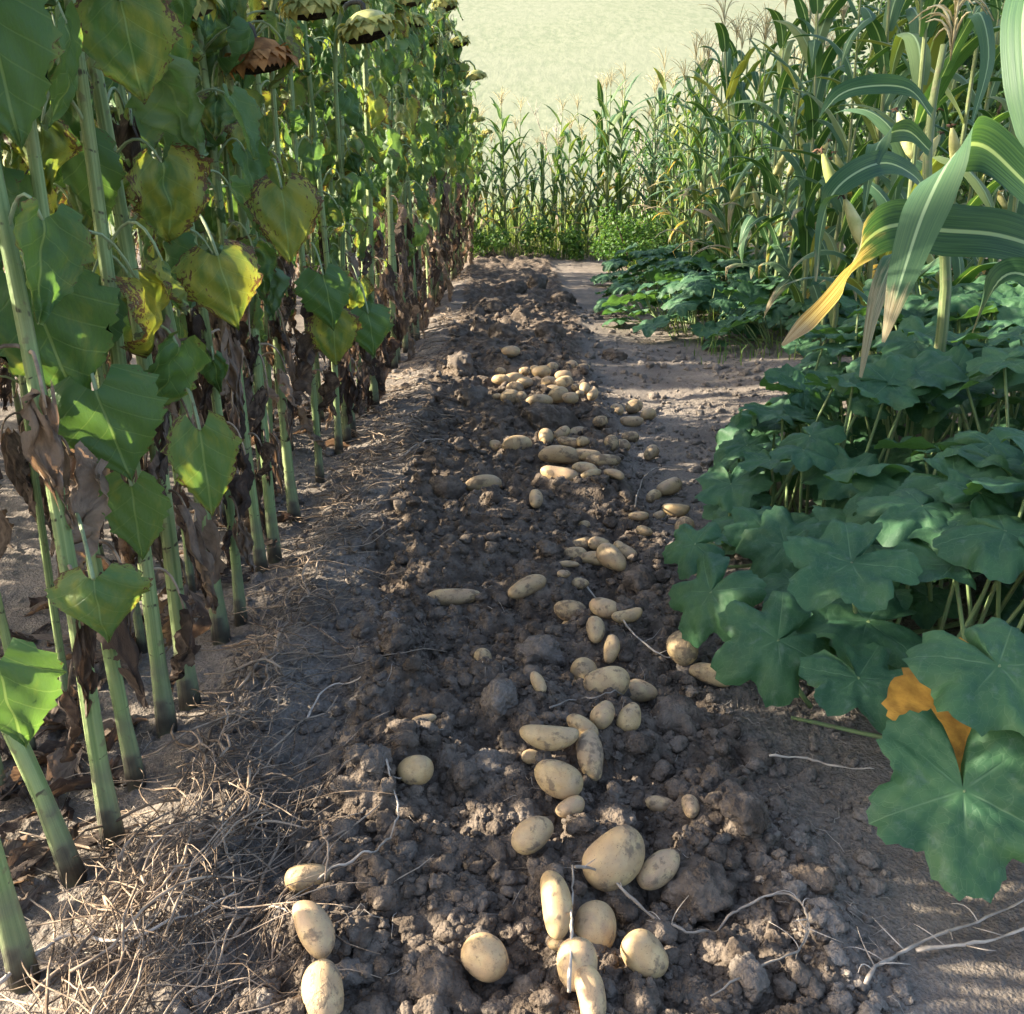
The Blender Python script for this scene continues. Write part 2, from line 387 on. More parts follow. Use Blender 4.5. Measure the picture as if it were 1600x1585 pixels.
# ------------------------------------------------------------------ terrain
def sheet():
    ni, nj = 900, 880
    ys = .62*np.exp(np.linspace(0, math.log(22/.62), ni)); t = np.linspace(-1, 1, nj)
    Y, Tt = np.meshgrid(ys, t, indexing='ij')
    X = Tt*(.66*Y+.85)+.05
    Z = Hfull(X.ravel(), Y.ravel()).reshape(X.shape)
    Z = Z-.30*sstep(.96, 1.0, np.abs(Tt))-.3*sstep(20, 22, Y)
    V = np.stack([X, Y, Z], -1).reshape(-1, 3)
    i, j = np.meshgrid(np.arange(ni-1), np.arange(nj-1), indexing='ij'); a = (i*nj+j).ravel()
    Fq = np.stack([a, a+1, a+nj+1, a+nj], -1)
    me = npmesh('soil', V, Fq, M['soil'], {'dug': dugmask(X.ravel(), Y.ravel())})
    tag(link('soil', me), kind='structure')
sheet()
def farland():
    def land(X, Y):
        z = -.04+0*X
        z = z-3.2*sstep(20, 44, Y)
        rise = np.maximum(0, Y-46); z = z+.27*rise*sstep(46, 75, Y)+.00012*rise**2
        z = z+np.maximum(0, -X-30)*.05*sstep(20, 60, Y)+1.5*fbm(X*.02, Y*.02, 3, 3)*sstep(40, 90, Y)
        inside = (1-sstep(.90, .95, np.abs(X-.05)/(.66*np.maximum(Y, 0)+.85)))*sstep(.62, .8, Y)*(1-sstep(18, 20, Y))
        z = z-.25*inside+.06*fbm(X*3, Y*3, 4, 3)*(1-sstep(15, 30, Y))
        return z
    def grid(xs, ys):
        X, Y = np.meshgrid(xs, ys); Z = land(X, Y)
        V = np.stack([X, Y, Z], -1).reshape(-1, 3); nx = len(xs); ny = len(ys)
        i, j = np.meshgrid(np.arange(ny-1), np.arange(nx-1), indexing='ij'); a = (i*nx+j).ravel()
        return V, np.stack([a, a+1, a+nx+1, a+nx], -1), X
    xs = np.concatenate([np.linspace(-60, -8, 60), np.linspace(-7.8, 8, 160), np.linspace(8.5, 60, 60)])
    V, Fq, X = grid(xs, np.concatenate([np.linspace(-25, 0, 30), np.linspace(.1, 24, 240)]))
    tag(link('ground', npmesh('ground', V, Fq, M['soil'], {'dug': np.zeros(len(V))})), kind='structure')
    V, Fq, X = grid(np.linspace(-420, 420, 141), np.concatenate([np.linspace(24, 70, 60), np.linspace(71, 620, 160)]))
    tag(link('hill', npmesh('hill', V, Fq, M['field'])), kind='structure')
farland()

rng = random.Random(7)
U = rng.uniform
# ------------------------------------------------------------------ leaf blades
FS = [0, .05, .13, .26, .42, .60, .77, .90, 1.0]; FW = [.34, .72, .93, 1.0, .90, .66, .38, .17, .0]
def sun_blade(L, Wd, droop, fold, curl, wav, crump=0.0, nS=15, nT=12, rnd=0.0):
    mb = MB(); ph = U(0, 6); ph2 = U(0, 6); vs = []; lu = []
    asym = U(-.08, .08); sx = U(0, 100)
    path = []; p = Vector((0, 0)); a = 0.0
    for i in range(nS+1):
        s = i/nS; a = -droop*s
        if i: p = p+Vector((math.cos(a), math.sin(a)))*(L/nS)
        path.append((p.copy(), a))
    for i in range(nS+1):
        s = i/nS; f = float(np.interp(s, FS, FW))*Wd/2
        q, a = path[i]; nrm = (-math.sin(a), math.cos(a))
        for j in range(nT+1):
            t = -1+2*j/nT; at = abs(t)
            ser = 1+(.055*(1 if (i % 2) else -1)+.07*math.sin(s*19+ph)+.05*math.sin(s*41+ph2)) if at > .99 else 1.0
            x = t*f*ser*(1+asym*t); back = -.20*L*(at**1.6)*(1-s)**4
            z = fold*abs(x)-curl*Wd*at**3+wav*Wd*math.sin(8*s+ph+2*t)*at**1.5+.02*Wd*math.sin(15*s+9*t+ph2)
            yy = back; px = x; 
            if crump:
                z += crump*Wd*(math.sin(9*t+5*s+ph)+.7*math.sin(17*s-6*t+ph2)+.5*math.sin(31*t+13*s))
                px = x*(1-crump*1.2)+crump*.5*Wd*math.sin(11*s+ph+3*t); yy += crump*.4*L*math.sin(7*t+ph2)
            vs.append((px, q.x+yy*math.cos(a)+nrm[0]*z, q.y+yy*math.sin(a)+nrm[1]*z))
            lu.append((x/L+sx*0, (s*L+back)/L, max(at, s**3)))
    n = nT+1
    fs = [(i*n+j, i*n+j+1, (i+1)*n+j+1, (i+1)*n+j) for i in range(nS) for j in range(nT)]
    mb.add(vs, fs, lu, rnd); return mb
def green_blade(nS=20, nT=16): return sun_blade(1, U(.62, 1.05), U(-.2, 2.0), U(-.7, .9), U(-.08, .38), U(.04, .15), U(.01, .065), nS, nT, U(0, 1))
def dry_blade(nS=12, nT=10): return sun_blade(1, U(.22, .52), U(-.2, 1.0), U(-1.6, 1.6), U(-.3, .6), U(.05, .14), U(.08, .17), nS, nT, U(0, 1))
GB = [green_blade() for _ in range(22)]; DB = [dry_blade(18, 14) for _ in range(16)]
GBm = [b.mesh('leaf', M['sleaf']) for b in GB]; DBm = [b.mesh('dry_leaf', M['dleaf']) for b in DB]
GBl = [green_blade(7, 6) for _ in range(10)]; DBl = [dry_blade(7, 5) for _ in range(6)]
def blademat(origin, tip, ref, size):
    Y_ = tip.normalized(); Z_ = (ref-Y_*ref.dot(Y_)).normalized(); X_ = Y_.cross(Z_)
    m = Matrix((X_, Y_, Z_)).transposed().to_4x4()
    return Matrix.Translation(origin) @ m @ Matrix.Scale(size, 4)
UP = Vector((0, 0, 1))

# ------------------------------------------------------------------ sunflower
def head_parts(big=.085, brown=False, n=26):
    back = MB(); br = MB(); seed = MB(); r0 = big
    rings = [(0.02, .062), (.35, .058), (.7, .044), (.95, .014), (1.04, -.012), (1.0, -.024)]; sd = 20; vs = []
    ph = U(0, 6)
    for r, z in rings:
        for k in range(sd):
            th = 2*PI*k/sd; w_ = 1+.06*math.sin(3*th+ph)
            vs.append((r*r0*w_*math.cos(th), r*r0*w_*math.sin(th), z*r0/.085*.9))
    fs = [(i*sd+k, i*sd+(k+1) % sd, (i+1)*sd+(k+1) % sd, (i+1)*sd+k) for i in range(len(rings)-1) for k in range(sd)]
    back.add(vs, fs)
    vs = []; rr = [(0.98, -.020), (.8, -.030), (.5, -.036), (.2, -.037), (.01, -.037)]
    for r, z in rr:
        for k in range(sd):
            th = 2*PI*k/sd; w_ = 1+.06*math.sin(3*th+ph)
            vs.append((r*r0*w_*math.cos(th), r*r0*w_*math.sin(th), (z+U(-.003, .003))*r0/.085))
    seed.add(vs, [(i*sd+k, i*sd+(k+1) % sd, (i+1)*sd+(k+1) % sd, (i+1)*sd+k) for i in range(len(rr)-1) for k in range(sd)])
    for q in range(3):
        for k in range(n):
            th = 2*PI*(k+.5*q+U(-.2, .2))/n; l = U(.38, .68)*r0; wd = l*.34; dn = U(-1.35, -.3)+q*.3
            o = Vector((math.cos(th), math.sin(th), 0)); s_ = Vector((-o.y, o.x, 0))
            b0 = o*r0*(1.0-.10*q)+UP*(.004+.010*q); d1 = (o*math.cos(dn)+UP*math.sin(dn)); d2 = (o*math.cos(dn-.7)+UP*math.sin(dn-.7))
            a1 = b0+d1*l*.5; a2 = a1+d2*l*.5
            br.add([b0-s_*wd*.8, b0+s_*wd*.8, a1+s_*wd+UP*.002, a1-s_*wd+UP*.002, a2], [(0, 1, 2, 3), (3, 2, 4)], None, U(0, 1))
    return back, br, seed
BRN = [False]*9
HP = [head_parts(U(.06, .085)) for _ in range(4)]
HPm = [(a.mesh('flower_head', M['headback']), b.mesh('bracts', M['bract']), c.mesh('seed_disk', M['seeds'])) for a, b, c in HP]
HB = head_parts(.095, True, 30)
HBm = (HB[0].mesh('flower_head', M['brownbract']), HB[1].mesh('bracts', M['brownbract']), HB[2].mesh('seed_disk', M['seeds']))
def sf_geom(h, lean, nl_, dryfrac=.40, zmin=.22, nd=8):
    if zmin > .3: nd = 6
    az = U(0, 2*PI)
    hd = Vector((math.cos(az), math.sin(az), 0))
    top = Vector((lean[0], lean[1], h))
    pts = [Vector((0, 0, -.04))]
    wob = [U(-.012, .012) for _ in range(4)]
    for i in range(1, 11):
        t = i/10; pts.append(Vector((lean[0]*t**1.2+wob[0]*math.sin(5*t+wob[1]*99), lean[1]*t**1.2+wob[2]*math.sin(4*t+wob[3]*99), h*t)))
    e = pts[-1]; nod = [e+hd*.05+UP*.055, e+hd*.11+UP*.06, e+hd*.165+UP*.02, e+hd*.185-UP*.035]
    rs = U(.68, 1.05); rad = [max(.006, (.0185-.008*i/10+(.008 if i == 0 else 0))*rs) for i in range(11)]+[.0085, .0085, .009, .011]
    allp = pts+nod
    hdir = (hd*U(-.05, .25)+Vector((0, U(0, .2), 0))-UP*.9).normalized()
    leaves = []
    ang = U(0, 6.28)
    nl = nl_
    for k in range(nl+nd):
        f = k/(nl-1) if k < nl else (U(.8, 1.03) if k < nl+5 else U(0, .3)); z = zmin+(h-.06-zmin)*f**.92+U(-.03, .03); ang += 2.4+U(-.3, .3)
        t = max(0, min(.999, z/h)); i = int(t*10); p0 = pts[i].lerp(pts[i+1], t*10-i) if i < 10 else pts[10]
        dry = f < dryfrac and U(0, 1) < 1.15-f*1.2 or k >= nl+5
        out = Vector((math.cos(ang), math.sin(ang), 0))
        if dry:
            d = U(.03, .09); p1 = p0+out*d-UP*U(.02, .12); c = p0+out*d*.8+UP*.03
            size = U(.09, .22); tip = (-UP+out*U(-.1, .25)+Vector((U(-.2, .2), U(-.2, .2), 0)))
        else:
            d = U(.06, .16)*(1 if f < .9 else .6); p1 = p0+out*d+UP*U(-.05, .06); c = p0+out*d*.62+UP*U(.07, .14)
            size = (U(.085, .17) if f < .85 else U(.08, .14)); tip = (-UP*U(.75, 1.1)+out*U(.05, .55)+Vector((U(-.3, .3), U(-.3, .3), 0)))
        ref = (out+UP*.35+Vector((U(-.9, .9), U(-.9, .9), U(-.2, .4))))
        leaves.append((dry, p0, c, p1, tip, ref, size))
    return allp, rad, leaves, nod[-1]+hdir*.03, hdir
def headmat(p, d, s=1.0):
    Z_ = -d; X_ = Z_.orthogonal().normalized(); Y_ = Z_.cross(X_)
    return Matrix.Translation(p) @ Matrix((X_, Y_, Z_)).transposed().to_4x4() @ Matrix.Scale(s, 4)
def sunflower_full(h, lean, nl=17, brown=False, zmin=.22, dryfrac=.4):
    o = empty('sunflower', (0, 0, 0), 0)
    allp, rad, leaves, hp, hd = sf_geom(h, lean, nl, dryfrac, zmin)
    mb = MB(); tube(mb, crom(allp, 2), list(np.interp(np.linspace(0, 1, (len(allp)-1)*2+1), np.linspace(0, 1, len(allp)), rad)), 9, U(0, 1))
    child('stem', mb.mesh('stem', M['stem']), o)
    for dry, p0, c, p1, tip, ref, size in leaves:
        pm = MB(); tube(pm, bez(p0, c, p1, 8), [.0042, .0036, .0032, .003, .003, .0028, .0028, .0026], 5, U(0, 1))
        bm = blademat(p1, tip, ref, size)
        lf = child('dry_leaf' if dry else 'leaf', rng.choice(DBm if dry else GBm), o, bm)
        pe = child('leaf_stalk', pm.mesh('leaf_stalk', M['twig'] if dry else M['petiole']), lf); pe.matrix_local = bm.inverted()
    hm = HBm if brown else rng.choice(HPm)
    f = child('flower_head', hm[0], o, headmat(hp, hd)); child('bracts', hm[1], f); child('seed_disk', hm[2], f)
    return o
def sunflower_lo(h, lean, nl=15, zmin=.25):
    o = empty('sunflower', (0, 0, 0), 0)
    allp, rad, leaves, hp, hd = sf_geom(h, lean, nl, .42, zmin)
    st = MB(); tube(st, allp, rad, 6, U(0, 1)); fo = MB(); dr = MB()
    for dry, p0, c, p1, tip, ref, size in leaves:
        tube(st, bez(p0, c, p1, 4), .003, 3, 0, 0, False)
        (dr if dry else fo).addmb(rng.choice(DBl if dry else GBl), blademat(p1, tip, ref, size), U(0, 1))
    child('stem', st.mesh('stem', M['stem']), o); child('foliage', fo.mesh('foliage', M['sleaf']), o)
    if dr.v: child('dry_foliage', dr.mesh('dry_foliage', M['dleaf']), o)
    hm = rng.choice(HPm); f = child('flower_head', hm[0], o, headmat(hp, hd)); child('bracts', hm[1], f); child('seed_disk', hm[2], f)
    return o
ORD = 'first second third fourth fifth sixth seventh eighth ninth tenth eleventh twelfth thirteenth fourteenth fifteenth sixteenth seventeenth eighteenth nineteenth twentieth'.split()
def ordinal(i):
    if i < 20: return ORD[i]
    tens = ['twenty', 'thirty', 'forty', 'fifty', 'sixty', 'seventy', 'eighty', 'ninety'][(i+1)//10-2]; k = (i+1) % 10
    return tens+'-'+ORD[k-1] if k else tens[:-1]+'ieth'
def sfh(y): return float(np.interp(y, [1, 3, 5, 8, 10, 12, 15, 18], [1.72, 1.78, 2.02, 2.42, 2.45, 2.2, 1.8, 1.65]))

# front row: near plants by their bases in the photo
NEAR = [(40, 1530, -.14, 0.0, 'front sunflower at the bottom left corner with a sunlit pale green stem'),
        (122, 1368, -.55, .10, 'sunflower with a stem leaning hard to the left near the bottom corner'),
        (178, 1312, -.06, .05, 'sunflower with the thick bright ribbed stem nearest the lower left'),
        (216, 1222, -.05, .03, 'sunflower with straight green stem just behind the thickest near stem'),
        (262, 1145, -.02, .05, 'sunflower whose stem base is half hidden in dry leaf litter at left'),
        (298, 1100, -.06, .04, 'sunflower with a dark rotten ring just above its stem base'),
        (346, 992, -.14, .05, 'sunflower with the crooked stem leaning left beside withered brown leaves'),
        (376, 968, -.06, .03, 'sunflower right behind the crooked left leaning stem'),
        (410, 892, -.07, .06, 'front member of the pair of close sunflower stems by the twig pile'),
        (430, 872, -.03, .04, 'rear member of the pair of close sunflower stems by the twig pile'),
        (462, 812, -.03, .0, 'sunflower wrapped in hanging brown leaves behind the paired stems'),
        (500, 752, -.02, .05, 'sunflower with double ridged stem where the brown leaf curtain ends'),
        (530, 706, -.03, .0, 'short stemmed looking sunflower just past the double ridged stem')]
GAPS = [(5.65, .32), (7.95, .28), (10.6, .25), (13.3, .4)]
def ingap(x, y):
    return any(abs(y-(c-.105*(x+.75))) < wd*(1 if x > -1 else 2.2) for c, wd in GAPS)
sf_xy = []
def place(o, x, y, rz, label, group=None, cat='sunflower', s=1.0, z=None):
    o.location = (x, y, (gz(x, y) if z is None else z)-.01); o.rotation_euler = (0, 0, rz); o.scale = (s, s, s)
    tag(o, label, cat, group)
near_sf = []
for i, (u, v, lx, ly, lab) in enumerate(NEAR):
    p = G(u, v, .02); y = p.y
    o = sunflower_full(sfh(y)*U(.97, 1.04), (lx, ly), (5, 7, 8, 9, 12)[i] if i < 5 else 22, False, .36 if i > 2 else (.55 if i else .85), .42 if i else .1)
    place(o, p.x, p.y, 0, lab, 'sunflowers in the front row'); near_sf.append(o)
sf_protos = [sunflower_full(2.0, (U(-.1, .08), U(-.1, .1)), 25, k == 5) for k in range(7)]
used = [False]*7
y = 4.25; k = 0; idx = len(NEAR)
while y < 16.3:
    x = -.77+.010*(y-4)+U(-.05, .05)
    if not ingap(x, y):
        if y < 8.5:
            q = k % 7
            o = sf_protos[q] if not used[q] else dup(sf_protos[q]); used[q] = True
        else:
            if y < 8.9 or k % 40 == 0 or 'sf_lo' not in globals():
                if 'sf_lo' not in globals():
                    sf_lo = [sunflower_lo(2.0, (U(-.15, .15), U(-.15, .15)), 25) for _ in range(9)]; lo_used = [False]*9
            q = k % 9; o = sf_lo[q] if not lo_used[q] else dup(sf_lo[q]); lo_used[q] = True
        place(o, x, y, U(0, 6.28), 'sunflower in the row edging the dug strip, %s from the camera' % ordinal(idx), 'sunflowers in the front row', s=sfh(y)/2.0*U(.94, 1.06))
        idx += 1
    k += 1; y += U(.14, .22)
sf_slim = [sunflower_full(2.0, (U(-.12, .1), U(-.1, .1)), 17, False, .75, .12) for _ in range(4)]; sl_used = False
y = 1.6
while y < 4.8:
    o = dup(rng.choice(sf_slim)) if sl_used else sf_slim[0]; sl_used = True; place(o, -.98+U(-.06, .06), y, U(0, 6.28), 'slim sunflower crowded just behind the front row near the camera', 'sunflowers crowded behind the near front row', s=sfh(y)/2.0*U(.86, 1.0)); o.scale.x = o.scale.y = o.scale.x*.85
    y += U(.13, .22)
# rows behind
for r_, (rx, y0, ym) in enumerate([(-1.22, 1.72, 16.0), (-1.85, 1.85, 16.0), (-2.5, 1.95, 15.5), (-3.15, 2.0, 15.0), (-3.8, 2.1, 15), (-4.5, 2.2, 15), (-5.2, 2.3, 14), (-5.9, 2.4, 14)]):
    y = y0
    while y < ym:
        x = rx+U(-.09, .09)
        if not ingap(x, y):
            q = rng.randrange(9); o = sf_lo[q] if not lo_used[q] else dup(sf_lo[q]); lo_used[q] = True
            place(o, x, y, U(0, 6.28), 'sunflower of the crowded rows mostly hidden behind the front row', 'sunflowers in the rows behind', s=sfh(y)/2.0*U(.88, 1.04))
        y += U(.26, .42) if r_ < 3 else U(.4, .6)

sf_tall = sunflower_lo(2.0, (.05, -.08), 24, .78); tall_used = False  # extra plants out of view, added to keep low sun off the foreground soil
for x, y in ((-1.2, 1.44), (-1.24, 1.6), (-1.6, 1.5), (-1.0, 1.30), (-1.06, 1.22)):
    o = dup(sf_tall) if tall_used else sf_tall; tall_used = True
    place(o, x, y, U(0, 6.28), 'sunflower with a bare lower stem at the near end of the rows behind', 'bare stemmed sunflowers at the near end', s=U(.82, .92))
# hand-placed large leaves on the near plants: (plant, pixel of the leaf base, depth, size, tip, face, variant)
def add_leaf(o, u, v, depth, size, tip, ref, me, dry=False, stalkfrom=None):
    p1 = P(u, v, depth); inv = Matrix.Translation(o.location).inverted()
    bm = inv @ blademat(p1, Vector(tip), Vector(ref), size)
    lf = child('dry_leaf' if dry else 'leaf', me, o, bm)
    if stalkfrom:
        q = P(*stalkfrom); pm = MB(); tube(pm, [inv @ v_ for v_ in bez(q, (q+p1)/2+UP*.05, p1, 8)], .0034, 6, U(0, 1))
        pe = child('leaf_stalk', pm.mesh('leaf_stalk', M['petiole']), lf); pe.matrix_local = bm.inverted()
def bigleaf(Wd, droop, fold, curl, wav, rnd): return sun_blade(1, Wd, droop, fold, curl, wav, .005, 22, 18, rnd).mesh('leaf', M['sleaf'])
FC = (.35, -.9, .35)
add_leaf(near_sf[2], 48, 452, 1.50, .205, (.28, -.12, -1), (.2, -.9, .5), bigleaf(1.05, .5, .05, .06, .04, .93), False, (30, 380, 1.62))
add_leaf(near_sf[3], 190, 3, 1.55, .155, (.12, -.1, -1), (.1, -.9, .35), bigleaf(1.15, .3, .05, .05, .03, .82), False, (150, -60, 1.7))
add_leaf(near_sf[3], 150, 610, 1.55, .165, (.25, -.05, -1), (.25, -.9, .3), bigleaf(1.15, .35, .02, .08, .03, .42), False, (120, 520, 1.7))
add_leaf(near_sf[4], 312, 672, 1.72, .17, (.06, -.05, -1), (.35, -.9, .3), bigleaf(.75, .2, .35, .1, .05, .97), False, (290, 610, 1.85))
add_leaf(near_sf[5], 340, 400, 2.0, .17, (.30, -.1, -1), (.3, -.8, .6), bigleaf(1.1, .7, -.15, .1, .04, .55), False, (300, 330, 2.1))
add_leaf(near_sf[2], 146, 905, 1.45, .115, (.12, -.35, -.9), (.1, -.7, .75), bigleaf(1.35, .9, -.35, .12, .05, .88), False, (118, 800, 1.62))
add_leaf(near_sf[3], 205, 760, 1.72, .15, (-.02, .05, -1), (.1, -1, .1), bigleaf(.85, .1, .05, .03, .02, .25), False, (190, 700, 1.78))
add_leaf(near_sf[0], -6, 1035, 1.20, .13, (.15, -.15, -1), (.1, -.9, .5), bigleaf(1.15, .4, .1, .1, .04, .72), False, (-30, 990, 1.3))
add_leaf(near_sf[0], -25, -10, 1.30, .20, (.12, -.1, -1), (.25, -.9, .3), bigleaf(.9, .2, .1, .05, .03, .985), False, (-60, -80, 1.4))
add_leaf(near_sf[4], 130, 225, 1.75, .16, (.14, 0, -1), (.7, -.8, .1), bigleaf(.7, .2, .3, .1, .03, .35), False, (115, 150, 1.85))
add_leaf(near_sf[6], 205, 195, 1.85, .16, (.1, 0, -1), (.5, -.8, .2), DBm[2], True, (205, 150, 1.95))
add_leaf(near_sf[7], 440, 295, 2.4, .19, (.1, -.1, -1), (.4, -.9, .3), bigleaf(1.0, .4, .1, .1, .03, .3), False, (425, 250, 2.5))
add_leaf(near_sf[9], 505, 430, 3.0, .18, (.25, -.15, -1), (.4, -.8, .4), bigleaf(1.05, .5, -.1, .12, .03, .5), False, (485, 380, 3.1))
add_leaf(near_sf[9], 520, 495, 3.1, .17, (.05, -.1, -1), (.3, -.9, .3), bigleaf(1.05, .4, .1, .1, .03, .15), False, (500, 450, 3.2))
add_leaf(near_sf[11], 575, 490, 3.5, .17, (.2, -.1, -1), (.4, -.8, .4), bigleaf(1.1, .5, -.05, .12, .03, .12), False, (560, 440, 3.6))
def brown_head(u, v, depth, rad_scale, tilt, brown, o, lab=None):
    hm = HBm if brown else rng.choice(HPm)
    p = P(u, v, depth); inv = Matrix.Translation(o.location).inverted()
    f = child('flower_head', hm[0], o, inv @ headmat(p, Vector(tilt).normalized(), rad_scale)); child('bracts', hm[1], f); child('seed_disk', hm[2], f)
    if brown: f['label'] = 'brown dried drooping flower head'
    q = p+Vector((-.10, .02, .02)); pm = MB(); tube(pm, [inv @ t for t in crom([p-Vector(tilt).normalized()*.04, p+Vector((-.02, 0, .08)), p+Vector((-.09, .03, .06)), p+Vector((-.13, .06, -.10)), p+Vector((-.14, .1, -.45))], 4)], .008, 7, .3)
    child('stem', pm.mesh('stem', M['stem']), o)
brown_head(405, 92, 2.55, .82, (.15, .10, -1), True, near_sf[8])
brown_head(275, 5, 2.2, .95, (.1, .12, -1), False, near_sf[6])
brown_head(485, 12, 2.6, .95, (.1, .12, -1), False, near_sf[9])
brown_head(575, 45, 3.3, 1.05, (.25, .06, -1), False, near_sf[11])

# ------------------------------------------------------------------ corn
def ribbon(pts, widths, side, fold=.25, wav=.02, nT=6, rnd=0.0, dry=None, L=None):
    T = frames(pts); n = len(pts); vs = []; lu = []; ph = U(0, 6); l = 0
    for i, p in enumerate(pts):
        s_ = side[i] if isinstance(side, list) else side
        S_ = (s_-T[i]*s_.dot(T[i])).normalized(); Nn = S_.cross(T[i])
        if i: l += (p-pts[i-1]).length
        for j in range(nT+1):
            t = -1+2*j/nT; hw = widths[i]/2
            vs.append(p+S_*(t*hw)+Nn*(fold*abs(t)*hw+wav*widths[i]*4*abs(t)**2*math.sin(l*34+ph+(2 if t > 0 else 0))*.5))
            lu.append((t, l*2, dry[i] if dry else 0))
    k = nT+1; mb = MB()
    mb.add(vs, [(i*k+j, i*k+j+1, (i+1)*k+j+1, (i+1)*k+j) for i in range(n-1) for j in range(nT)], lu, rnd); return mb
def corn_leaf(p0, az, L, Wd, e0, bend, nseg=14, nT=6, dr=0.0):
    pts = []; p = p0.copy(); a = az; tw = U(-.5, .5); kink = U(.3, .8) if U(0, 1) < .35 else 2
    for i in range(nseg+1):
        s = i/nseg; e = e0-bend*s**1.25-(.9 if s > kink else 0); pts.append(p.copy())
        p = p+Vector((math.cos(e)*math.cos(a), math.cos(e)*math.sin(a), math.sin(e)))*(L/nseg); a += tw/nseg
    S0 = Vector((-math.sin(az), math.cos(az), U(-.3, .3)))
    wd = [Wd*float(np.interp(i/nseg, [0, .12, .35, .6, .85, 1], [.55, .9, 1, .85, .42, .03])) for i in range(nseg+1)]
    dry = [min(1, max(0, dr+(i/nseg-.75)*1.2)) for i in range(nseg+1)]
    return ribbon(pts, wd, S0, .3, .03, nT, U(0, 1), dry)
def tassel(mb, p, s=1.0, droop=.6, up=UP):
    n = rng.randrange(9, 14)
    for k in range(n):
        az = U(0, 6.28); o = Vector((math.cos(az), math.sin(az), 0)); l = U(.16, .26)*s; sp = U(.25, .8) if k else 0
        b = p+up*(k/n*.07*s); q = bez(b, b+up*l*.6+o*l*.25*sp, b+up*l*(.9-droop*sp)+o*l*sp, 6)
        tube(mb, q, [.0018, .003, .0034, .003, .0026, .0014], 4, U(0, 1))
def cob(p, az, s=1.0):
    hk = MB(); sk = MB(); o = Vector((math.cos(az)*.5, math.sin(az)*.5, .87)).normalized()
    tube(hk, [p+o*t*s for t in (0, .03, .07, .12, .17, .20)], [.010*s, .022*s, .026*s, .024*s, .016*s, .006*s], 9, U(0, 1))
    for k in range(9):
        d = (o+Vector((U(-.6, .6), U(-.6, .6), U(-.5, .3)))*.8).normalized(); b = p+o*.195*s
        tube(sk, bez(b, b+o*.03, b+d*.045-UP*.02, 4), .0022, 3)
    return hk, sk
def corn_full(h, lean=(0, 0), nl=11, hicob=True, dr0=.35):
    o = empty('corn_plant', (0, 0, 0)); st = MB()
    pts = [Vector((lean[0]*(i/8)**1.5, lean[1]*(i/8)**1.5, h*i/8-.03)) for i in range(9)]
    tube(st, pts, [.015-.0095*i/8 for i in range(9)], 8, U(0, 1)); child('stalk', st.mesh('stalk', M['stalk']), o)
    az = U(0, 6.28)
    for k in range(nl):
        f = k/(nl-1); t = .12+.78*f; i = min(7, int(t*8)); p0 = pts[i].lerp(pts[i+1], t*8-i); az += PI+U(-.45, .45)
        L = U(.55, .80)*(1-.35*f**3); mb = corn_leaf(p0, az, L, U(.070, .10), U(1.05, 1.3), U(1.5, 2.9)*(1-.35*f), 14, 6, dr0*(1-f*2.2)+U(-.1, .15))
        child('leaf', mb.mesh('leaf', M['corn']), o)
    ts = MB(); tassel(ts, pts[-1], 1.1, U(.2, .9)); child('tassel', ts.mesh('tassel', M['tassel']), o)
    if hicob:
        p = pts[4]; hk, sk = cob(p, az+1.2); c = child('cob', hk.mesh('cob', M['husk']), o); child('silk', sk.mesh('silk', M['silk']), c)
    return o
def corn_lo(h, lean, nl=10, dr0=.35):
    o = empty('corn_plant', (0, 0, 0)); st = MB(); fo = MB(); ts = MB()
    pts = [Vector((lean[0]*(i/5)**1.5, lean[1]*(i/5)**1.5, h*i/5-.03)) for i in range(6)]
    tube(st, pts, [.016-.010*i/5 for i in range(6)], 6, U(0, 1)); az = U(0, 6.28)
    for k in range(nl):
        f = k/(nl-1); t = .12+.80*f; i = min(4, int(t*5)); p0 = pts[i].lerp(pts[i+1], t*5-i); az += PI+U(-.6, .6)
        fo.addmb(corn_leaf(p0, az, U(.55, .85)*(1-.4*f**3), U(.065, .10), U(1.1, 1.38), U(1.2, 2.8)*(1-.35*f), 8, 2, dr0*(1-f*2.0)+U(-.15, .25)))
    tassel(ts, pts[-1], 1.2, U(.1, .6))
    child('stalk', st.mesh('stalk', M['stalk']), o); child('foliage', fo.mesh('foliage', M['corn']), o); child('tassel', ts.mesh('tassel', M['tassel']), o)
    hk, sk = cob(pts[2], az+1.2, 1.0); c = child('cob', hk.mesh('cob', M['husk']), o); child('silk', sk.mesh('silk', M['silk']), c)
    return o
cf = [corn_full(2.2, (U(-.15, .15), U(-.15, .15)), 11, True, U(.2, .5)) for _ in range(5)]; cfu = [False]*5
cl = [corn_lo(2.2, (U(-.2, .2), U(-.2, .2)), 11, U(.45, .95)) for _ in range(9)]; clu = [False]*9
def put_corn(x, y, full, label, group, s):
    bank, us = (cf, cfu) if full else (cl, clu); q = rng.randrange(len(bank))
    o = bank[q] if not us[q] else dup(bank[q]); us[q] = True
    place(o, x, y, U(0, 6.28), label, group, 'corn', s)
k = 0
y = 4.6
while y < 14:
    x = 1.95+.035*(y-4.6)+U(-.08, .08)
    put_corn(x, y, y < 8.5, 'corn in the row behind the pumpkin leaves, %s from the camera' % ordinal(k), 'corn in the right hand rows', U(.98, 1.12)); k += 1
    y += U(.24, .42)
k2 = 0
for rx, y0 in ((2.75, 5.0), (3.5, 6.5)):
    y = y0
    while y < 14.5:
        put_corn(rx+.04*(y-4)+U(-.1, .1), y, y < 7, 'corn of the deeper rows standing behind the front corn row at right', 'corn in the deeper right hand rows', U(.98, 1.15)); y += U(.38, .62)
k3 = 0
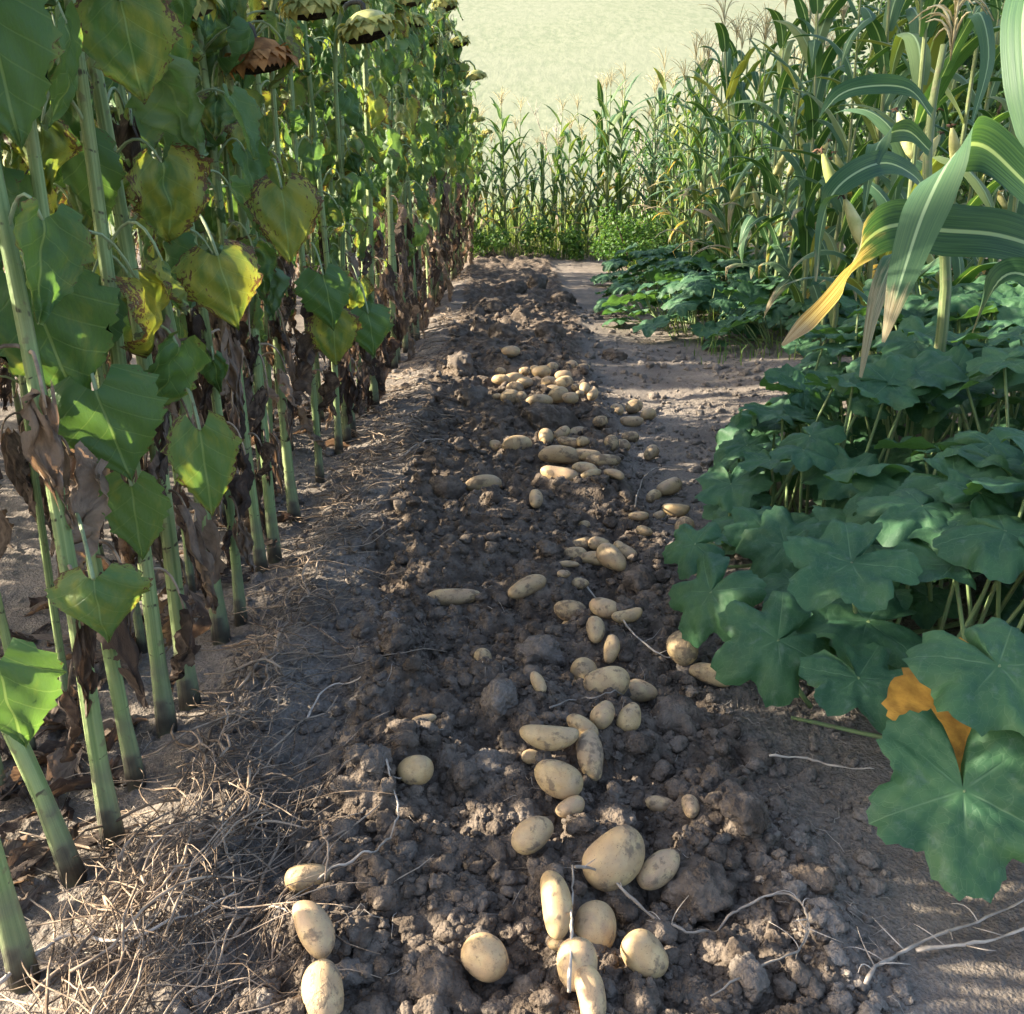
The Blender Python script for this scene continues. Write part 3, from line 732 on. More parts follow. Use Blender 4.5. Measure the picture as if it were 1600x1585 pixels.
for ry, x0, x1 in ((15.0, -.55, 3.0), (15.7, -.9, 3.6), (16.5, -1.2, 4.0)):
    x = x0
    while x < x1:
        put_corn(x, ry+U(-.4, .4), False, ('corn of the cross row closing the dug strip, %s from its left end' % ordinal(k3)) if ry < 15.2 else 'corn standing behind the cross row at the far end', 'corn across the far end' if ry < 15.2 else 'corn behind the far cross row', U(.62, 1.0)+(.12 if x > 1.2 else 0)); k3 += 1
        x += U(.15, .30)
# the near corn plants at the right edge
def custom_corn(name_label, base, leaves, stalk, tas=None, cobs=()):
    o = empty('corn_plant', base, 0, name_label, 'corn', 'near corn at the right edge'); inv = Matrix.Translation(Vector(base)).inverted()
    st = MB(); pl = crom([inv @ Vector(p) for p in stalk], 5); tube(st, pl, list(np.linspace(.02, .010, len(pl))), 9, .4)
    child('stalk', st.mesh('stalk', M['stalk']), o)
    for wp, wd, side, dry, fold in leaves:
        pts = crom([inv @ P(*q) for q in wp], 6); n = len(pts); tt = np.linspace(0, 1, n)
        sides = [Vector(side[0]).lerp(Vector(side[1]), float(t)) for t in tt] if isinstance(side, list) else Vector(side)
        ww = list(np.interp(tt, np.linspace(0, 1, len(wd)), wd)); dd = list(np.interp(tt, np.linspace(0, 1, len(dry)), dry))
        child('leaf', ribbon(pts, ww, sides, fold, .012, 8, U(.1, .6), dd).mesh('leaf', M['corn']), o)
    if tas:
        ts = MB()
        for q in tas: tassel(ts, inv @ P(*q), .8, 1.1)
        child('tassel', ts.mesh('tassel', M['tassel']), o)
    for u, v, d, az, s in cobs:
        hk, sk = cob(inv @ P(u, v, d), az, s); c = child('cob', hk.mesh('cob', M['husk']), o); child('silk', sk.mesh('silk', M['silk']), c)
    return o
bR = (1.50, 2.1, gz(1.5, 2.1))
custom_corn('nearest corn reaching in from the right edge with a long brown tipped leaf', bR, [
    ([(1720, 440, 2.15), (1640, 395, 2.1), (1560, 368, 2.05), (1470, 360, 2.0), (1400, 352, 1.96), (1352, 378, 1.93), (1315, 440, 1.9), (1268, 495, 1.88), (1222, 540, 1.88)],
     [.08, .105, .11, .11, .10, .085, .07, .045, .006], [(0, .45, .9), (.6, .2, .7)], [0, 0, 0, .05, .2, .45, .7, .9, 1], .12),
    ([(1740, 450, 1.95), (1660, 350, 1.9), (1590, 275, 1.85), (1535, 228, 1.82), (1492, 240, 1.78), (1448, 320, 1.75), (1412, 425, 1.73), (1380, 535, 1.72)],
     [.07, .10, .105, .10, .095, .085, .055, .006], [(-.35, .5, .8), (.95, -.25, .3)], [0, 0, 0, 0, 0, 0, .25, .9], .15),
    ([(1680, -160, 1.8), (1625, -60, 1.76), (1600, 20, 1.72), (1602, 120, 1.7), (1614, 200, 1.7), (1628, 250, 1.7)],
     [.06, .075, .08, .075, .06, .02], (.75, -.6, .1), [0, 0, 0, 0, .1, .3], .25),
    ([(1690, 560, 2.0), (1640, 470, 1.95), (1600, 430, 1.95), (1560, 440, 1.95), (1520, 520, 1.95)], [.06, .08, .08, .06, .01], (.4, .6, .6), [0, 0, 0, .2, .5], .2)],
    [bR, (1.49, 2.08, .7), (1.45, 2.02, 1.25), (1.40, 1.95, 1.75)])
bL = (1.36, 3.05, gz(1.36, 3.05))
custom_corn('near corn with a bent stalk, pale drooping tassel and a ripe cob', bL, [
    ([(1450, 305, 2.9), (1428, 275, 2.8), (1385, 255, 2.7), (1338, 270, 2.62), (1300, 305, 2.58), (1283, 360, 2.56), (1275, 440, 2.56)], [.045, .06, .07, .07, .06, .045, .008], [(0, .6, .8), (.5, .5, .5)], [0, 0, 0, 0, .1, .2, .6], .2),
    ([(1455, 180, 2.9), (1420, 140, 2.85), (1360, 135, 2.8), (1310, 150, 2.78), (1270, 200, 2.75)], [.05, .065, .07, .055, .01], [(0, .6, .8), (.5, .5, .5)], [0, 0, 0, .1, .4], .2),
    ([(1452, 235, 2.85), (1418, 205, 2.8), (1380, 215, 2.7), (1362, 260, 2.66), (1350, 330, 2.65)], [.045, .06, .06, .05, .008], (.6, .5, .5), [0, 0, 0, 0, .2], .2),
    ([(1468, 330, 2.95), (1440, 360, 2.9), (1400, 400, 2.8), (1370, 470, 2.75), (1345, 590, 2.7)], [.05, .07, .07, .05, .01], (.7, .4, .4), [0, .1, .3, .6, .9], .25),
    ([(1472, 120, 2.9), (1500, 60, 2.8), (1530, 20, 2.7), (1545, 90, 2.65), (1520, 190, 2.6)], [.05, .065, .065, .05, .01], (.7, .4, .3), [0, 0, 0, 0, .2], .2)],
    [bL, P(1478, 450, 3.0), P(1450, 300, 2.95), P(1455, 180, 2.95), P(1475, 70, 2.9)],
    [(1490, 40, 2.6), (1485, 95, 2.55)], [(1352, 388, 2.6, 2.4, .72), (1306, 305, 3.0, 2.1, .7)])
bM = (1.75, 3.6, gz(1.75, 3.6)); bN = (2.15, 3.9, gz(2.15, 3.9))
for (bx, by, lab) in ((1.62, 4.05, 'tall corn just left of the bent stalk, at the near end of the corn'), (2.25, 3.7, 'corn between the bent stalk and the right edge of the photo')):
    o = corn_full(2.3, (U(-.2, .0), U(-.1, .1)), 12, True, .35); place(o, bx, by, U(0, 6), lab, 'near corn at the right edge', 'corn')

# ------------------------------------------------------------------ pumpkin plants
VA = [0, R(66), -R(66), R(128), -R(128)]
def pump_blade(nA=72, nR=14, rnd=0.0, Wv=1.0, ld0=0):
    ph = [U(0, 6) for _ in range(5)]; cup = U(-.18, .22); fold = U(-.1, .35); vs = [(0, 0, 0)]; lu = [(0, 0, 0)]; ed = [0.0]
    droop = U(.05, .38); ld = ld0 if ld0 else U(.09, .20)
    for i in range(1, nR+1):
        r = (i/nR)**.85
        for k in range(nA):
            th = -PI+2*PI*(k+.5)/nA
            lob = .95-1.7*ld*((1-math.cos(5.5*th if abs(th) < 2.6 else 14.3))/2)**2.2+.04*math.cos(th)+.03*math.sin(2*th+ph[4])
            sinus = 1-.93*math.exp(-((PI-abs(th))/.16)**2)
            ser = 1+.026*math.sin(23*th+ph[0])+.018*(1 if k % 2 else -1)
            Rr = (1-(1-lob)*r)*sinus*(ser if i == nR else 1)*.55
            x = math.sin(th)*Rr*r; yv = math.cos(th)*Rr*r
            d = min((Rr*r)*abs(math.sin(min(PI/2, abs(th-a)))) for a in VA)
            z = cup*r*r*.5+fold*abs(x)*.35*r+.035*r*r*math.sin(3*th+ph[1])+.045*r*r*math.sin(7*th+4*r+ph[2])-droop*r**3*.6+.022*(1-math.exp(-d*22))*r
            z += (.009*math.sin(38*x+ph[3]+9*yv)*math.sin(35*yv+ph[2]-7*x)+.006*math.sin(70*x+ph[1])*math.sin(66*yv))*min(1, 3*r)
            vs.append((x*Wv, yv, z)); lu.append((x, yv, d)); ed.append(r)
    fs = [(0, 1+k, 1+(k+1) % nA) for k in range(nA)]
    fs = [f[::-1] for f in fs]
    for i in range(nR-1):
        for k in range(nA):
            a = 1+i*nA+k; b = 1+i*nA+(k+1) % nA; fs.append((a, b, b+nA, a+nA))
    mb = MB(); mb.add(vs, fs, lu, rnd); mb.ed = ed; return mb
def pump_mesh(mb, mat):
    me = mb.mesh('leaf', mat); a = me.attributes.new('edge', 'FLOAT', 'POINT'); a.data.foreach_set('value', np.array(mb.ed, dtype=np.float32)); return me
PBm = [pump_mesh(pump_blade(72, 14, U(0, .4)), M['pleaf']) for _ in range(9)]
def pump_leaf(plant, root, top, tipd, nrm, size, me=None):
    inv = Matrix.Translation(plant.location).inverted()
    bm = inv @ blademat(top, tipd, nrm, size)
    lf = child('leaf', me or rng.choice(PBm), plant, bm)
    pm = MB(); mid = (root+top)/2+Vector((U(-.05, .05), U(-.05, .05), .02)); tube(pm, [inv @ q for q in bez(root, mid, top, 7)], [.0062, .0056, .0052, .0048, .0045, .0042, .004], 7, U(0, 1))
    pe = child('leaf_stalk', pm.mesh('leaf_stalk', M['vine']), lf); pe.matrix_local = bm.inverted()
    return lf
def edge_x(y): return float(np.interp(y, [1.2, 1.5, 1.8, 2.2, 2.7, 3.2, 3.8, 4.4, 5.0], [.78, .74, .70, .62, .58, .70, .90, 1.25, 1.6]))
PC = [(1.0, 1.75, 'pumpkin plant nearest the camera at right with a yellowed leaf underneath'), (1.1, 2.35, 'pumpkin plant in the middle of the near patch with overlapping blue green leaves'),
      (.85, 2.9, 'pumpkin plant reaching furthest over the dug strip toward the potatoes'), (1.7, 2.6, 'pumpkin plant at the right edge of the photo, mid height'),
      (1.5, 3.3, 'pumpkin plant in the rear left of the near patch beside bare path'), (2.1, 3.5, 'pumpkin plant in the rear right of the near patch below the corn')]
pplants = []
for x, y, lab in PC:
    pplants.append(empty('pumpkin_plant', (x, y, gz(x, y)), 0, lab, 'pumpkin', 'pumpkin plants in the near patch'))
pts_ = []
tries = 0
while len(pts_) < 320 and tries < 20000:
    tries += 1; x = U(.5, 2.7); y = U(1.35, 4.5)
    if x < edge_x(y)+.06 or x > .62*y+.75: continue
    if x > 1.55 and y < 2.0: continue
    mind = .09 if y < 2.4 else .108
    if all((x-a)**2+(y-b)**2 > mind**2 for a, b, _ in pts_): pts_.append((x, y, min(1, (x-edge_x(y))/.42)))
for x, y, e in pts_:
    if y < 1.75 and x < 1.05: continue
    i = min(range(6), key=lambda q: (PC[q][0]-x)**2+(PC[q][1]-y)**2)
    g = float(Hbase(np.array([x]), np.array([y]))[0])
    hgt = .13+.29*e+U(-.11, .10)+.10*(y > 2.6)*e
    az = math.atan2(PC[i][1]-y, PC[i][0]-x)+PI+U(-.9, .9)
    out = Vector((math.cos(az), math.sin(az), 0)); root = Vector((x-out.x*.14+U(-.05, .05), y-out.y*.14+U(-.05, .05), g+.015)); top = Vector((x, y, g+hgt))
    nr = (UP+Vector((U(-.65, .5), U(-.8, .5), 0))).normalized()
    if e < .3: nr = (UP*.8+Vector((U(-.7, -.1), U(-.7, 0), 0))).normalized()
    pump_leaf(pplants[i], root, top, out+Vector((U(-.4, .4), U(-.4, .4), U(-.35, .05))), nr, U(.17, .27))
n_low = 0
while n_low < 95:
    x = U(.55, 2.3); y = U(1.7, 4.2); ex = edge_x(y)
    if x < ex+.02 or x > .6*y+.5 or (x < .95 and y < 1.9): continue
    i = min(range(6), key=lambda q: (PC[q][0]-x)**2+(PC[q][1]-y)**2); g = float(Hbase(np.array([x]), np.array([y]))[0]); a = U(2.2, 5.0)
    top = Vector((x, y, g+U(.08, .24))); pump_leaf(pplants[i], Vector((x+U(0, .12), y+U(0, .12), g+.01)), top, Vector((math.cos(a), math.sin(a), -.3)), UP*.75+Vector((U(-.5, .2), U(-.8, 0), 0)), U(.12, .20)); n_low += 1
# picked-out leaves: (plant, pixel of leaf centre, depth, tip, normal, size)
def pick(i, u, v, d, tip, nr, size, me=None, root=None):
    top = P(u, v, d); g = gz(top.x, top.y); r_ = Vector(root) if root else top+Vector((.12, .10, 0)); r_.z = gz(r_.x, r_.y)+.01
    return pump_leaf(pplants[i], r_, top, Vector(tip), Vector(nr), size, me)
pick(0, 1505, 1235, 1.50, (-.15, -.75, -.75), (-.25, -.72, .72), .285, pump_mesh(pump_blade(96, 16, .2, 1.0, .15), M['pleaf']))
pick(0, 1330, 880, 1.95, (-.8, -.35, -.3), (-.15, -.3, .95), .265)
pick(0, 1560, 1040, 1.55, (.3, -.8, -.3), (0, -.6, .85), .26)
pick(2, 1215, 1000, 2.0, (-.9, -.2, -.35), (-.25, -.75, .65), .25)
pick(2, 1110, 925, 2.25, (-.6, -.35, -.8), (-.7, -.55, .4), .24)
pick(2, 1085, 850, 2.45, (-.9, .2, -.3), (-.2, -.5, .8), .17)
pick(0, 1340, 1060, 1.85, (.2, -.7, -.2), (0, -.5, .9), .22)
pick(1, 1440, 790, 2.15, (-.7, -.5, -.1), (-.1, -.25, .95), .25)
pick(1, 1570, 830, 1.95, (.5, -.7, -.1), (.05, -.3, .9), .26)
yb = pump_blade(72, 14, .2, .9); yl = pump_mesh(yb, M['yellowleaf'])
l_ = pick(0, 1515, 1130, 1.66, (.3, -.7, -.5), (-.25, -.6, .7), .30, yl); l_['label'] = 'yellowed withering pumpkin leaf'
for (i, wp) in ((0, [(1.25, 2.0), (1.0, 1.80), (.85, 1.74), (.66, 1.86)]), (1, [(1.5, 2.5), (1.2, 2.3), (.95, 2.2), (.8, 2.12)]), (2, [(1.3, 3.0), (1.0, 2.85), (.75, 2.7), (.55, 2.72)]),
                (3, [(2.2, 2.9), (1.8, 2.6), (1.5, 2.3), (1.3, 2.0)]), (4, [(1.9, 3.6), (1.5, 3.3), (1.2, 3.2), (.95, 3.1)]), (5, [(2.6, 3.9), (2.1, 3.5), (1.8, 3.2), (1.6, 3.0)])):
    inv = Matrix.Translation(pplants[i].location).inverted(); vm = MB()
    for s_ in range(3 if i < 3 else 2):
        pl = crom([Vector((x+U(-.06, .06)+s_*.07, y+U(-.06, .06)+s_*.09, gz(x, y)+.025+.01*s_)) for x, y in wp], 6)
        tube(vm, [inv @ p for p in pl], list(np.linspace(.009, .004, len(pl))), 7, U(0, 1))
    child('vine', vm.mesh('vine', M['vine']), pplants[i])
# far patch of pumpkin plants: copies of two plants with leaves
def pump_proto(n=22, rad=.55, hm=.42):
    o = empty('pumpkin_plant', (0, 0, 0)); vm = MB()
    for k in range(n):
        a = U(0, 6.28); r = rad*math.sqrt(U(.02, 1)); out = Vector((math.cos(a), math.sin(a), 0))
        top = out*r+UP*(hm*(1-.8*(r/rad)**2)+U(-.06, .06)); pump_leaf(o, out*r*.6+UP*.01, top, out+Vector((U(-.4, .4), U(-.4, .4), -.25)), UP+out*.35+Vector((U(-.35, .35), U(-.5, .1), 0)), U(.20, .30))
    for k in range(3):
        a = U(0, 6.28); tube(vm, crom([Vector((0, 0, .02)), Vector((math.cos(a)*.3, math.sin(a)*.3, .03)), Vector((math.cos(a+.4)*.6, math.sin(a+.4)*.6, .02))], 5), .006, 6)
    child('vine', vm.mesh('vine', M['vine']), o); return o
pp = [pump_proto(40, .68, .45), pump_proto(34, .6, .40)]; pu = [False, False]
FP = [(1.45, 7.6, 1), (2.2, 7.4, 1.0), (1.4, 8.6, .9), (2.1, 8.6, 1.1), (2.7, 8.3, 1), (1.6, 9.7, 1), (2.4, 9.8, 1.1), (1.5, 11, .95), (2.2, 11.2, 1.0), (3.0, 7.0, 1.0), (1.95, 6.7, .8)]
for k, (x, y, s) in enumerate(FP):
    o = pp[k % 2] if not pu[k % 2] else dup(pp[k % 2]); pu[k % 2] = True
    place(o, x, y, U(0, 6.28), ['pumpkin plant at the near left corner of the far patch', 'pumpkin plant at the near edge of the far patch, right of its corner', 'pumpkin plant on the path side of the far patch, second along', 'sunlit pumpkin plant in the middle of the far patch',
          'pumpkin plant of the far patch against the corn row', 'pumpkin plant on the path side of the far patch, third along', 'pumpkin plant at the back of the far patch by the corn', 'furthest pumpkin plant along the path', 'furthest pumpkin plant close to the corn',
          'pumpkin plant tucked between the corn stalks at right', 'small low pumpkin plant in front of the far patch'][k], 'pumpkin plants in the far patch', 'pumpkin', s)

# ------------------------------------------------------------------ potatoes
def ico(sub):
    import bmesh
    b = bmesh.new(); bmesh.ops.create_icosphere(b, subdivisions=sub, radius=1); b.verts.ensure_lookup_table()
    V = np.array([v.co[:] for v in b.verts]); Fq = np.array([[v.index for v in f.verts] for f in b.faces]); b.free(); return V, Fq
IV, IF = ico(4)
def potato_mesh(asp, bend, taper, lump, seed):
    r_ = random.Random(seed); V = IV.copy(); x, y_, z = V.T
    ex = .86; pr = np.sign(x)*np.abs(x)**ex
    rad = (1+taper*pr)*(1+0*x)
    w1 = [(r_.uniform(-1, 1), r_.uniform(-1, 1), r_.uniform(-1, 1), r_.uniform(0, 6), r_.uniform(1.5, 3.6)) for _ in range(7)]
    lum = sum(np.sin((a*x*asp+b*y_+c*z)*f+p) for a, b, c, p, f in w1)*lump
    X = pr; Yv = y_*rad*(1+lum)/asp+bend*(X**2-.3); Z = z*rad*(1+lum)*.94/asp
    eyes = 0
    for _ in range(6):
        d = np.array([r_.uniform(-.8, .8), r_.uniform(-1, 1), r_.uniform(-1, 1)]); d /= np.linalg.norm(d)
        eyes = eyes+np.exp(-((V-d)**2).sum(1)/.010)*.05
    k = 1-eyes
    return npmesh('potato', np.stack([X, Yv*k, Z*k], -1)*.5, IF, M['potato'])
PM = {'round': [potato_mesh(1.14, .02, .03, .022, s) for s in (1, 2, 3)], 'oval': [potato_mesh(1.42, .05, .07, .024, s) for s in (4, 5, 6, 7)],
      'long': [potato_mesh(1.85, .10, .05, .028, s) for s in (8, 9, 10)], 'pear': [potato_mesh(1.45, .04, -.2, .028, s) for s in (11, 12)], 'bean': [potato_mesh(1.9, -.2, .06, .03, s) for s in (13, 14)],
      'knob': [potato_mesh(1.25, .05, -.12, .035, s) for s in (15, 16)]}
POT = [  # u, v, length px, width px, angle, sink, label
 (505, 1552, 98, 64, 105, .10, 'sunlit oval potato at the bottom edge among lit clods'),
 (758, 1496, 74, 66, 150, .12, 'round golden potato alone at the bottom, centre of the photo'),
 (489, 1451, 96, 56, -55, .15, 'elongated potato lying slanted just above the sunlit clods at left'),
 (483, 1371, 74, 50, 5, .2, 'potato with a dry root stalk lying across its right end'),
 (649, 1203, 56, 47, 10, .18, 'single potato with a muddy top where the long pale vine starts'),
 (961, 1341, 108, 80, 48, .15, 'largest potato, pale and speckled, standing out in the foreground'),
 (1030, 1358, 80, 46, 40, .3, 'potato half tucked behind the largest potato and a clod'),
 (867, 1413, 100, 52, 97, .2, 'upright long potato at the left of the foreground cluster'),
 (932, 1450, 78, 68, 80, .2, 'heavily speckled potato under the thin dry vine'),
 (903, 1507, 76, 68, 85, .15, 'smooth tan potato behind the upright dry stick'),
 (922, 1556, 100, 48, 100, .15, 'long potato cut by the bottom edge beside the upright stick'),
 (1007, 1493, 76, 68, -35, .2, 'blunt pale potato right of the foreground cluster, partly dug in'),
 (872, 1474, 34, 26, 0, .45, 'small potato end poking out left of the foreground cluster'),
 (832, 1304, 70, 52, 30, .12, 'orange tinged oval potato left of the largest one'),
 (891, 1261, 48, 34, 25, .25, 'small reddish potato wedged against a dark clod'),
 (872, 1217, 78, 54, -30, .12, 'pinkish oval potato below the two crossed long potatoes'),
 (834, 1184, 38, 26, -10, .4, 'small knobbly potato half covered at the left, below the long pair'),
 (923, 1180, 82, 44, 95, .12, 'long smooth potato lying upright in the middle cluster'),
 (858, 1150, 88, 44, -3, .15, 'long waisted potato lying level in the middle cluster'),
 (910, 1137, 56, 36, -40, .2, 'slim potato touching the level waisted potato'),
 (943, 1116, 48, 38, 65, .2, 'egg shaped potato beside a thin stalk, above the middle cluster'),
 (984, 1120, 50, 38, 65, .25, 'dusky potato leaning on the big round clod'),
 (1001, 1081, 52, 38, -5, .2, 'potato with green tinge just above the big round clod'),
 (914, 1050, 46, 42, 110, .2, 'paler rear potato of the fat triple cluster'),
 (948, 1066, 70, 54, 10, .15, 'fat double lobed potato, front of the triple cluster'),
 (841, 1067, 40, 24, -65, .35, 'cut yellow potato slice standing in the soil'),
 (955, 1013, 50, 30, 80, .3, 'pale potato with scars sticking out of the soil above the triple cluster'),
 (930, 984, 46, 30, 92, .2, 'upright reddish egg shaped potato beside the diagonal stalk'),
 (891, 954, 52, 38, -12, .15, 'left potato of the group around the diagonal stalk'),
 (945, 950, 46, 32, -20, .15, 'top potato of the group around the diagonal stalk'),
 (980, 962, 50, 26, 15, .2, 'right slim potato of the group around the diagonal stalk'),
 (893, 973, 40, 18, 30, .4, 'small split potato below the left one of the stalk group'),
 (823, 917, 66, 32, 28, .2, 'tapered potato tilted up to the right, left of centre'),
 (709, 932, 82, 30, 3, .4, 'long flat potato half buried alone on the left of the furrow'),
 (754, 1030, 36, 30, 90, .45, 'dusty potato top buried in a clod, left of centre'),
 (1066, 1013, 56, 48, 95, .15, 'brown blemished potato next to the pumpkin leaf'),
 (1110, 1055, 66, 34, -22, .2, 'brown potato under the edge of the pumpkin leaf, left of its twin'),
 (1142, 1060, 60, 30, -2, .3, 'brown potato tucked beneath the pumpkin leaf tip'),
 (1078, 1260, 38, 30, 95, .2, 'small greenish potato alone on the right of the furrow'),
 (1030, 1256, 44, 28, -5, .45, 'dust covered potato half buried left of the small greenish one'),
 (663, 1124, 38, 16, 10, .5, 'thin pale potato sliver showing through the soil at left'),
 (913, 822, 20, 18, 0, .15, 'tiny pale potato alone above the ring shaped cluster'),
 (837, 780, 38, 23, 88, .15, 'bean shaped potato standing alone in the dark soil'),
 (755, 756, 56, 30, 8, .3, 'earth covered potato beside a hole at left of the furrow'),
 (808, 694, 42, 25, 8, .2, 'mud streaked potato at the left end of the middle scatter'),
 (773, 696, 17, 16, 0, .2, 'small round potato left of the mud streaked one'),
 (1046, 761, 46, 27, 35, .15, 'tan potato at the top of the right hand group by the bent white stalk'),
 (1021, 776, 28, 20, 40, .2, 'small brown potato touching the tan one by the bent white stalk'),
 (1056, 796, 42, 25, -5, .2, 'oval potato in the middle of the right hand group'),
 (1030, 806, 20, 17, 30, .2, 'tiny knobbly potato left of the oval one in the right hand group'),
 (998, 806, 32, 17, 0, .35, 'muddy flat potato at the lower left of the right hand group'),
 (1070, 823, 34, 30, 60, .25, 'blotchy round potato at the bottom of the right hand group'),
 (1007, 830, 26, 18, -20, .4, 'half buried potato just left of the small pumpkin leaf'),
 (1084, 860, 26, 24, -50, .2, 'potato glimpsed behind the pumpkin stalk'),
]
CL = {'ring shaped cluster in the middle of the furrow': [(908, 850, 38, 20, 22), (936, 850, 33, 23, 0), (957, 872, 56, 38, -52), (899, 867, 38, 26, -8), (926, 873, 40, 24, -8), (976, 862, 42, 26, -40), (887, 882, 36, 12, 0), (881, 897, 21, 15, 0), (907, 912, 27, 19, 0)],
      'group of long potatoes past the bean shaped one': [(853, 683, 27, 20, 92), (878, 677, 28, 19, 50), (902, 676, 27, 18, 25), (890, 691, 34, 15, -20), (911, 690, 17, 13, 0), (875, 711, 60, 28, -9), (917, 710, 40, 19, -10), (943, 719, 50, 22, -4), (915, 733, 42, 23, -22), (874, 742, 58, 30, -15), (924, 741, 36, 17, 20), (960, 741, 34, 16, -30)],
      'scatter on the right bank of the furrow': [(956, 693, 26, 22, 90), (972, 697, 23, 20, 0), (985, 683, 25, 18, 0), (1018, 708, 29, 21, 55), (964, 640, 21, 17, -55), (990, 636, 26, 20, 30), (1013, 648, 23, 18, 20), (987, 658, 33, 18, 0), (938, 659, 21, 17, 0)],
      'far heap of small potatoes': [(782, 581, 16, 12, 0), (783, 594, 26, 16, -10), (803, 592, 32, 20, 30), (820, 598, 24, 18, 0), (804, 607, 25, 18, 0), (797, 621, 28, 22, 0), (812, 622, 22, 18, 10), (777, 620, 15, 10, 0), (843, 626, 36, 19, 0), (865, 611, 26, 20, 0), (873, 618, 29, 24, 10),
                                     (891, 622, 22, 17, 0), (846, 581, 26, 20, 0), (835, 577, 14, 11, 0), (863, 574, 17, 14, 20), (880, 587, 24, 18, 0), (858, 597, 22, 16, 0), (881, 599, 27, 20, 20), (900, 606, 14, 12, 0), (914, 607, 20, 15, 90), (926, 614, 27, 17, 80), (906, 615, 12, 10, 0), (798, 549, 26, 17, 0), (893, 571, 18, 14, 0), (912, 574, 18, 12, 0), (820, 580, 16, 12, 0)]}
for cname, lst in CL.items():
    for i, q in enumerate(sorted(lst, key=lambda a: a[0])):
        POT.append((*q, .18, '%s potato from the left in the %s' % (ordinal(i), cname), cname))
seen = 0
POTPOS = []
for row in POT:
    u, v, Lp, Wp, ang, sink, lab = row[:7]; grp = row[7] if len(row) > 7 else None
    if v < 720: Lp *= 1.1; Wp *= 1.12
    sink *= .75
    base = onground(u, v+Wp*.22); dep = (base-Vector((0, 0, CAM_H))).dot(Vector((0, math.cos(PITCH), -math.sin(PITCH))))
    Lm = Lp*dep/F; Wm = Wp*dep/F; asp = Lp/Wp
    kind = 'round' if asp < 1.22 else ('oval' if asp < 1.55 else 'long')
    if asp >= 1.22 and U(0, 1) < .3: kind = 'pear' if asp < 1.6 else 'bean'
    if 'largest' in lab or 'blunt' in lab: kind = 'knob'
    me = rng.choice(PM[kind]); a = R(ang)
    tilt = .5 if base.y < 3 else .35
    ax = (Vector((1, 0, 0))*math.cos(a)+Vector((0, math.cos(tilt), math.sin(tilt)))*math.sin(a)).normalized()
    zt = (UP-ax*UP.dot(ax)).normalized(); yt = zt.cross(ax)
    roll = Quaternion(ax, U(0, 6.28)); yt.rotate(roll); zt.rotate(roll)
    o = link('potato', me); o['label'] = lab; o['category'] = 'potato'; o['group'] = ('potatoes in the '+grp) if grp else 'potatoes along the dug furrow'
    ext = me_ext = None
    wloc = max(abs(c.co[1]) for c in me.vertices)*2
    sc = Vector((Lm*1.02, Wm/wloc, Wm/wloc))
    dirz = Vector((0, 0, 1)); cz = base.z+Wm*(.5-sink)+ (abs(ax.z)*Lm*.32)
    # the centre sits on the ray of its pixel, resting on the soil
    c = G(u, v, cz); dr = (c-Vector((0, 0, CAM_H))).normalized()
    for _ in range(14):
        blk = max(gz(c.x-dr.x*t, c.y-dr.y*t)-(c.z-dr.z*t) for t in (.0, .03, .06, .1, .15, .2, .26, .33))
        if blk < (-.10 if sink < .25 else .06)*Wm: break
        cz += .008; c = G(u, v, cz)
    o.matrix_world = Matrix.Translation(c) @ Matrix((ax, yt, zt)).transposed().to_4x4() @ Matrix.Diagonal((*sc, 1))
    POTPOS.append((c.x, c.y, Lm*.5))

# ------------------------------------------------------------------ clods, crumbs, twigs
def rough_ico(sub, amp, seed):
    V, Fq = (IV, IF) if sub == 4 else ico(sub)
    r_ = random.Random(seed); d = np.ones(len(V))
    for o_ in range(5):
        f = 1.6*1.9**o_
        for _ in range(3):
            a = np.array([r_.gauss(0, 1) for _ in range(3)]); d = d+amp*.5**(o_*.75)*np.sin(V@a*f+r_.uniform(0, 6))*.45
    return V*d[:, None]*np.array([1, r_.uniform(.75, 1), r_.uniform(.6, .85)]), Fq
def clod_mesh(seed):
    V, Fq = rough_ico(4, .17, seed)
    g = domes(V[:, 0]+V[:, 2]*.7+9, V[:, 1]+V[:, 2]*.6+9, .30, seed)*.22+domes(V[:, 0]-V[:, 2]*.5+9, V[:, 1]-V[:, 2]*.8+9, .15, seed+4)*.13
    V = V*(1+g-.15)[:, None]
    return npmesh('soil_clod', V, Fq, M['soil'], {'dug': np.full(len(V), 1.0 if seed % 3 else .45)})
CM = [clod_mesh(s) for s in range(1, 8)]
CLOD = [(1060, 1118, 62), (990, 1190, 30), (780, 1085, 45), (1160, 1285, 42), (690, 1525, 55), (545, 1515, 38), (760, 1560, 48), (470, 1310, 34), (1270, 1365, 34), (1170, 1510, 45), (1090, 1400, 60), (620, 1000, 34), (840, 1015, 48),
        (700, 760, 34), (1000, 905, 34), (860, 860, 22), (740, 620, 34), (850, 650, 40), (900, 645, 34), (720, 565, 30), (790, 520, 34), (860, 520, 30), (960, 555, 22), (590, 1240, 36), (820, 1260, 34), (960, 1270, 40), (560, 1180, 30), (1000, 1560, 40), (640, 1440, 40),
        (440, 1510, 26), (415, 1560, 30), (590, 1570, 36), (820, 1570, 30), (760, 1190, 40), (690, 1100, 36), (1180, 1180, 36), (800, 450, 26), (840, 440, 24), (880, 470, 22), (770, 470, 24)]
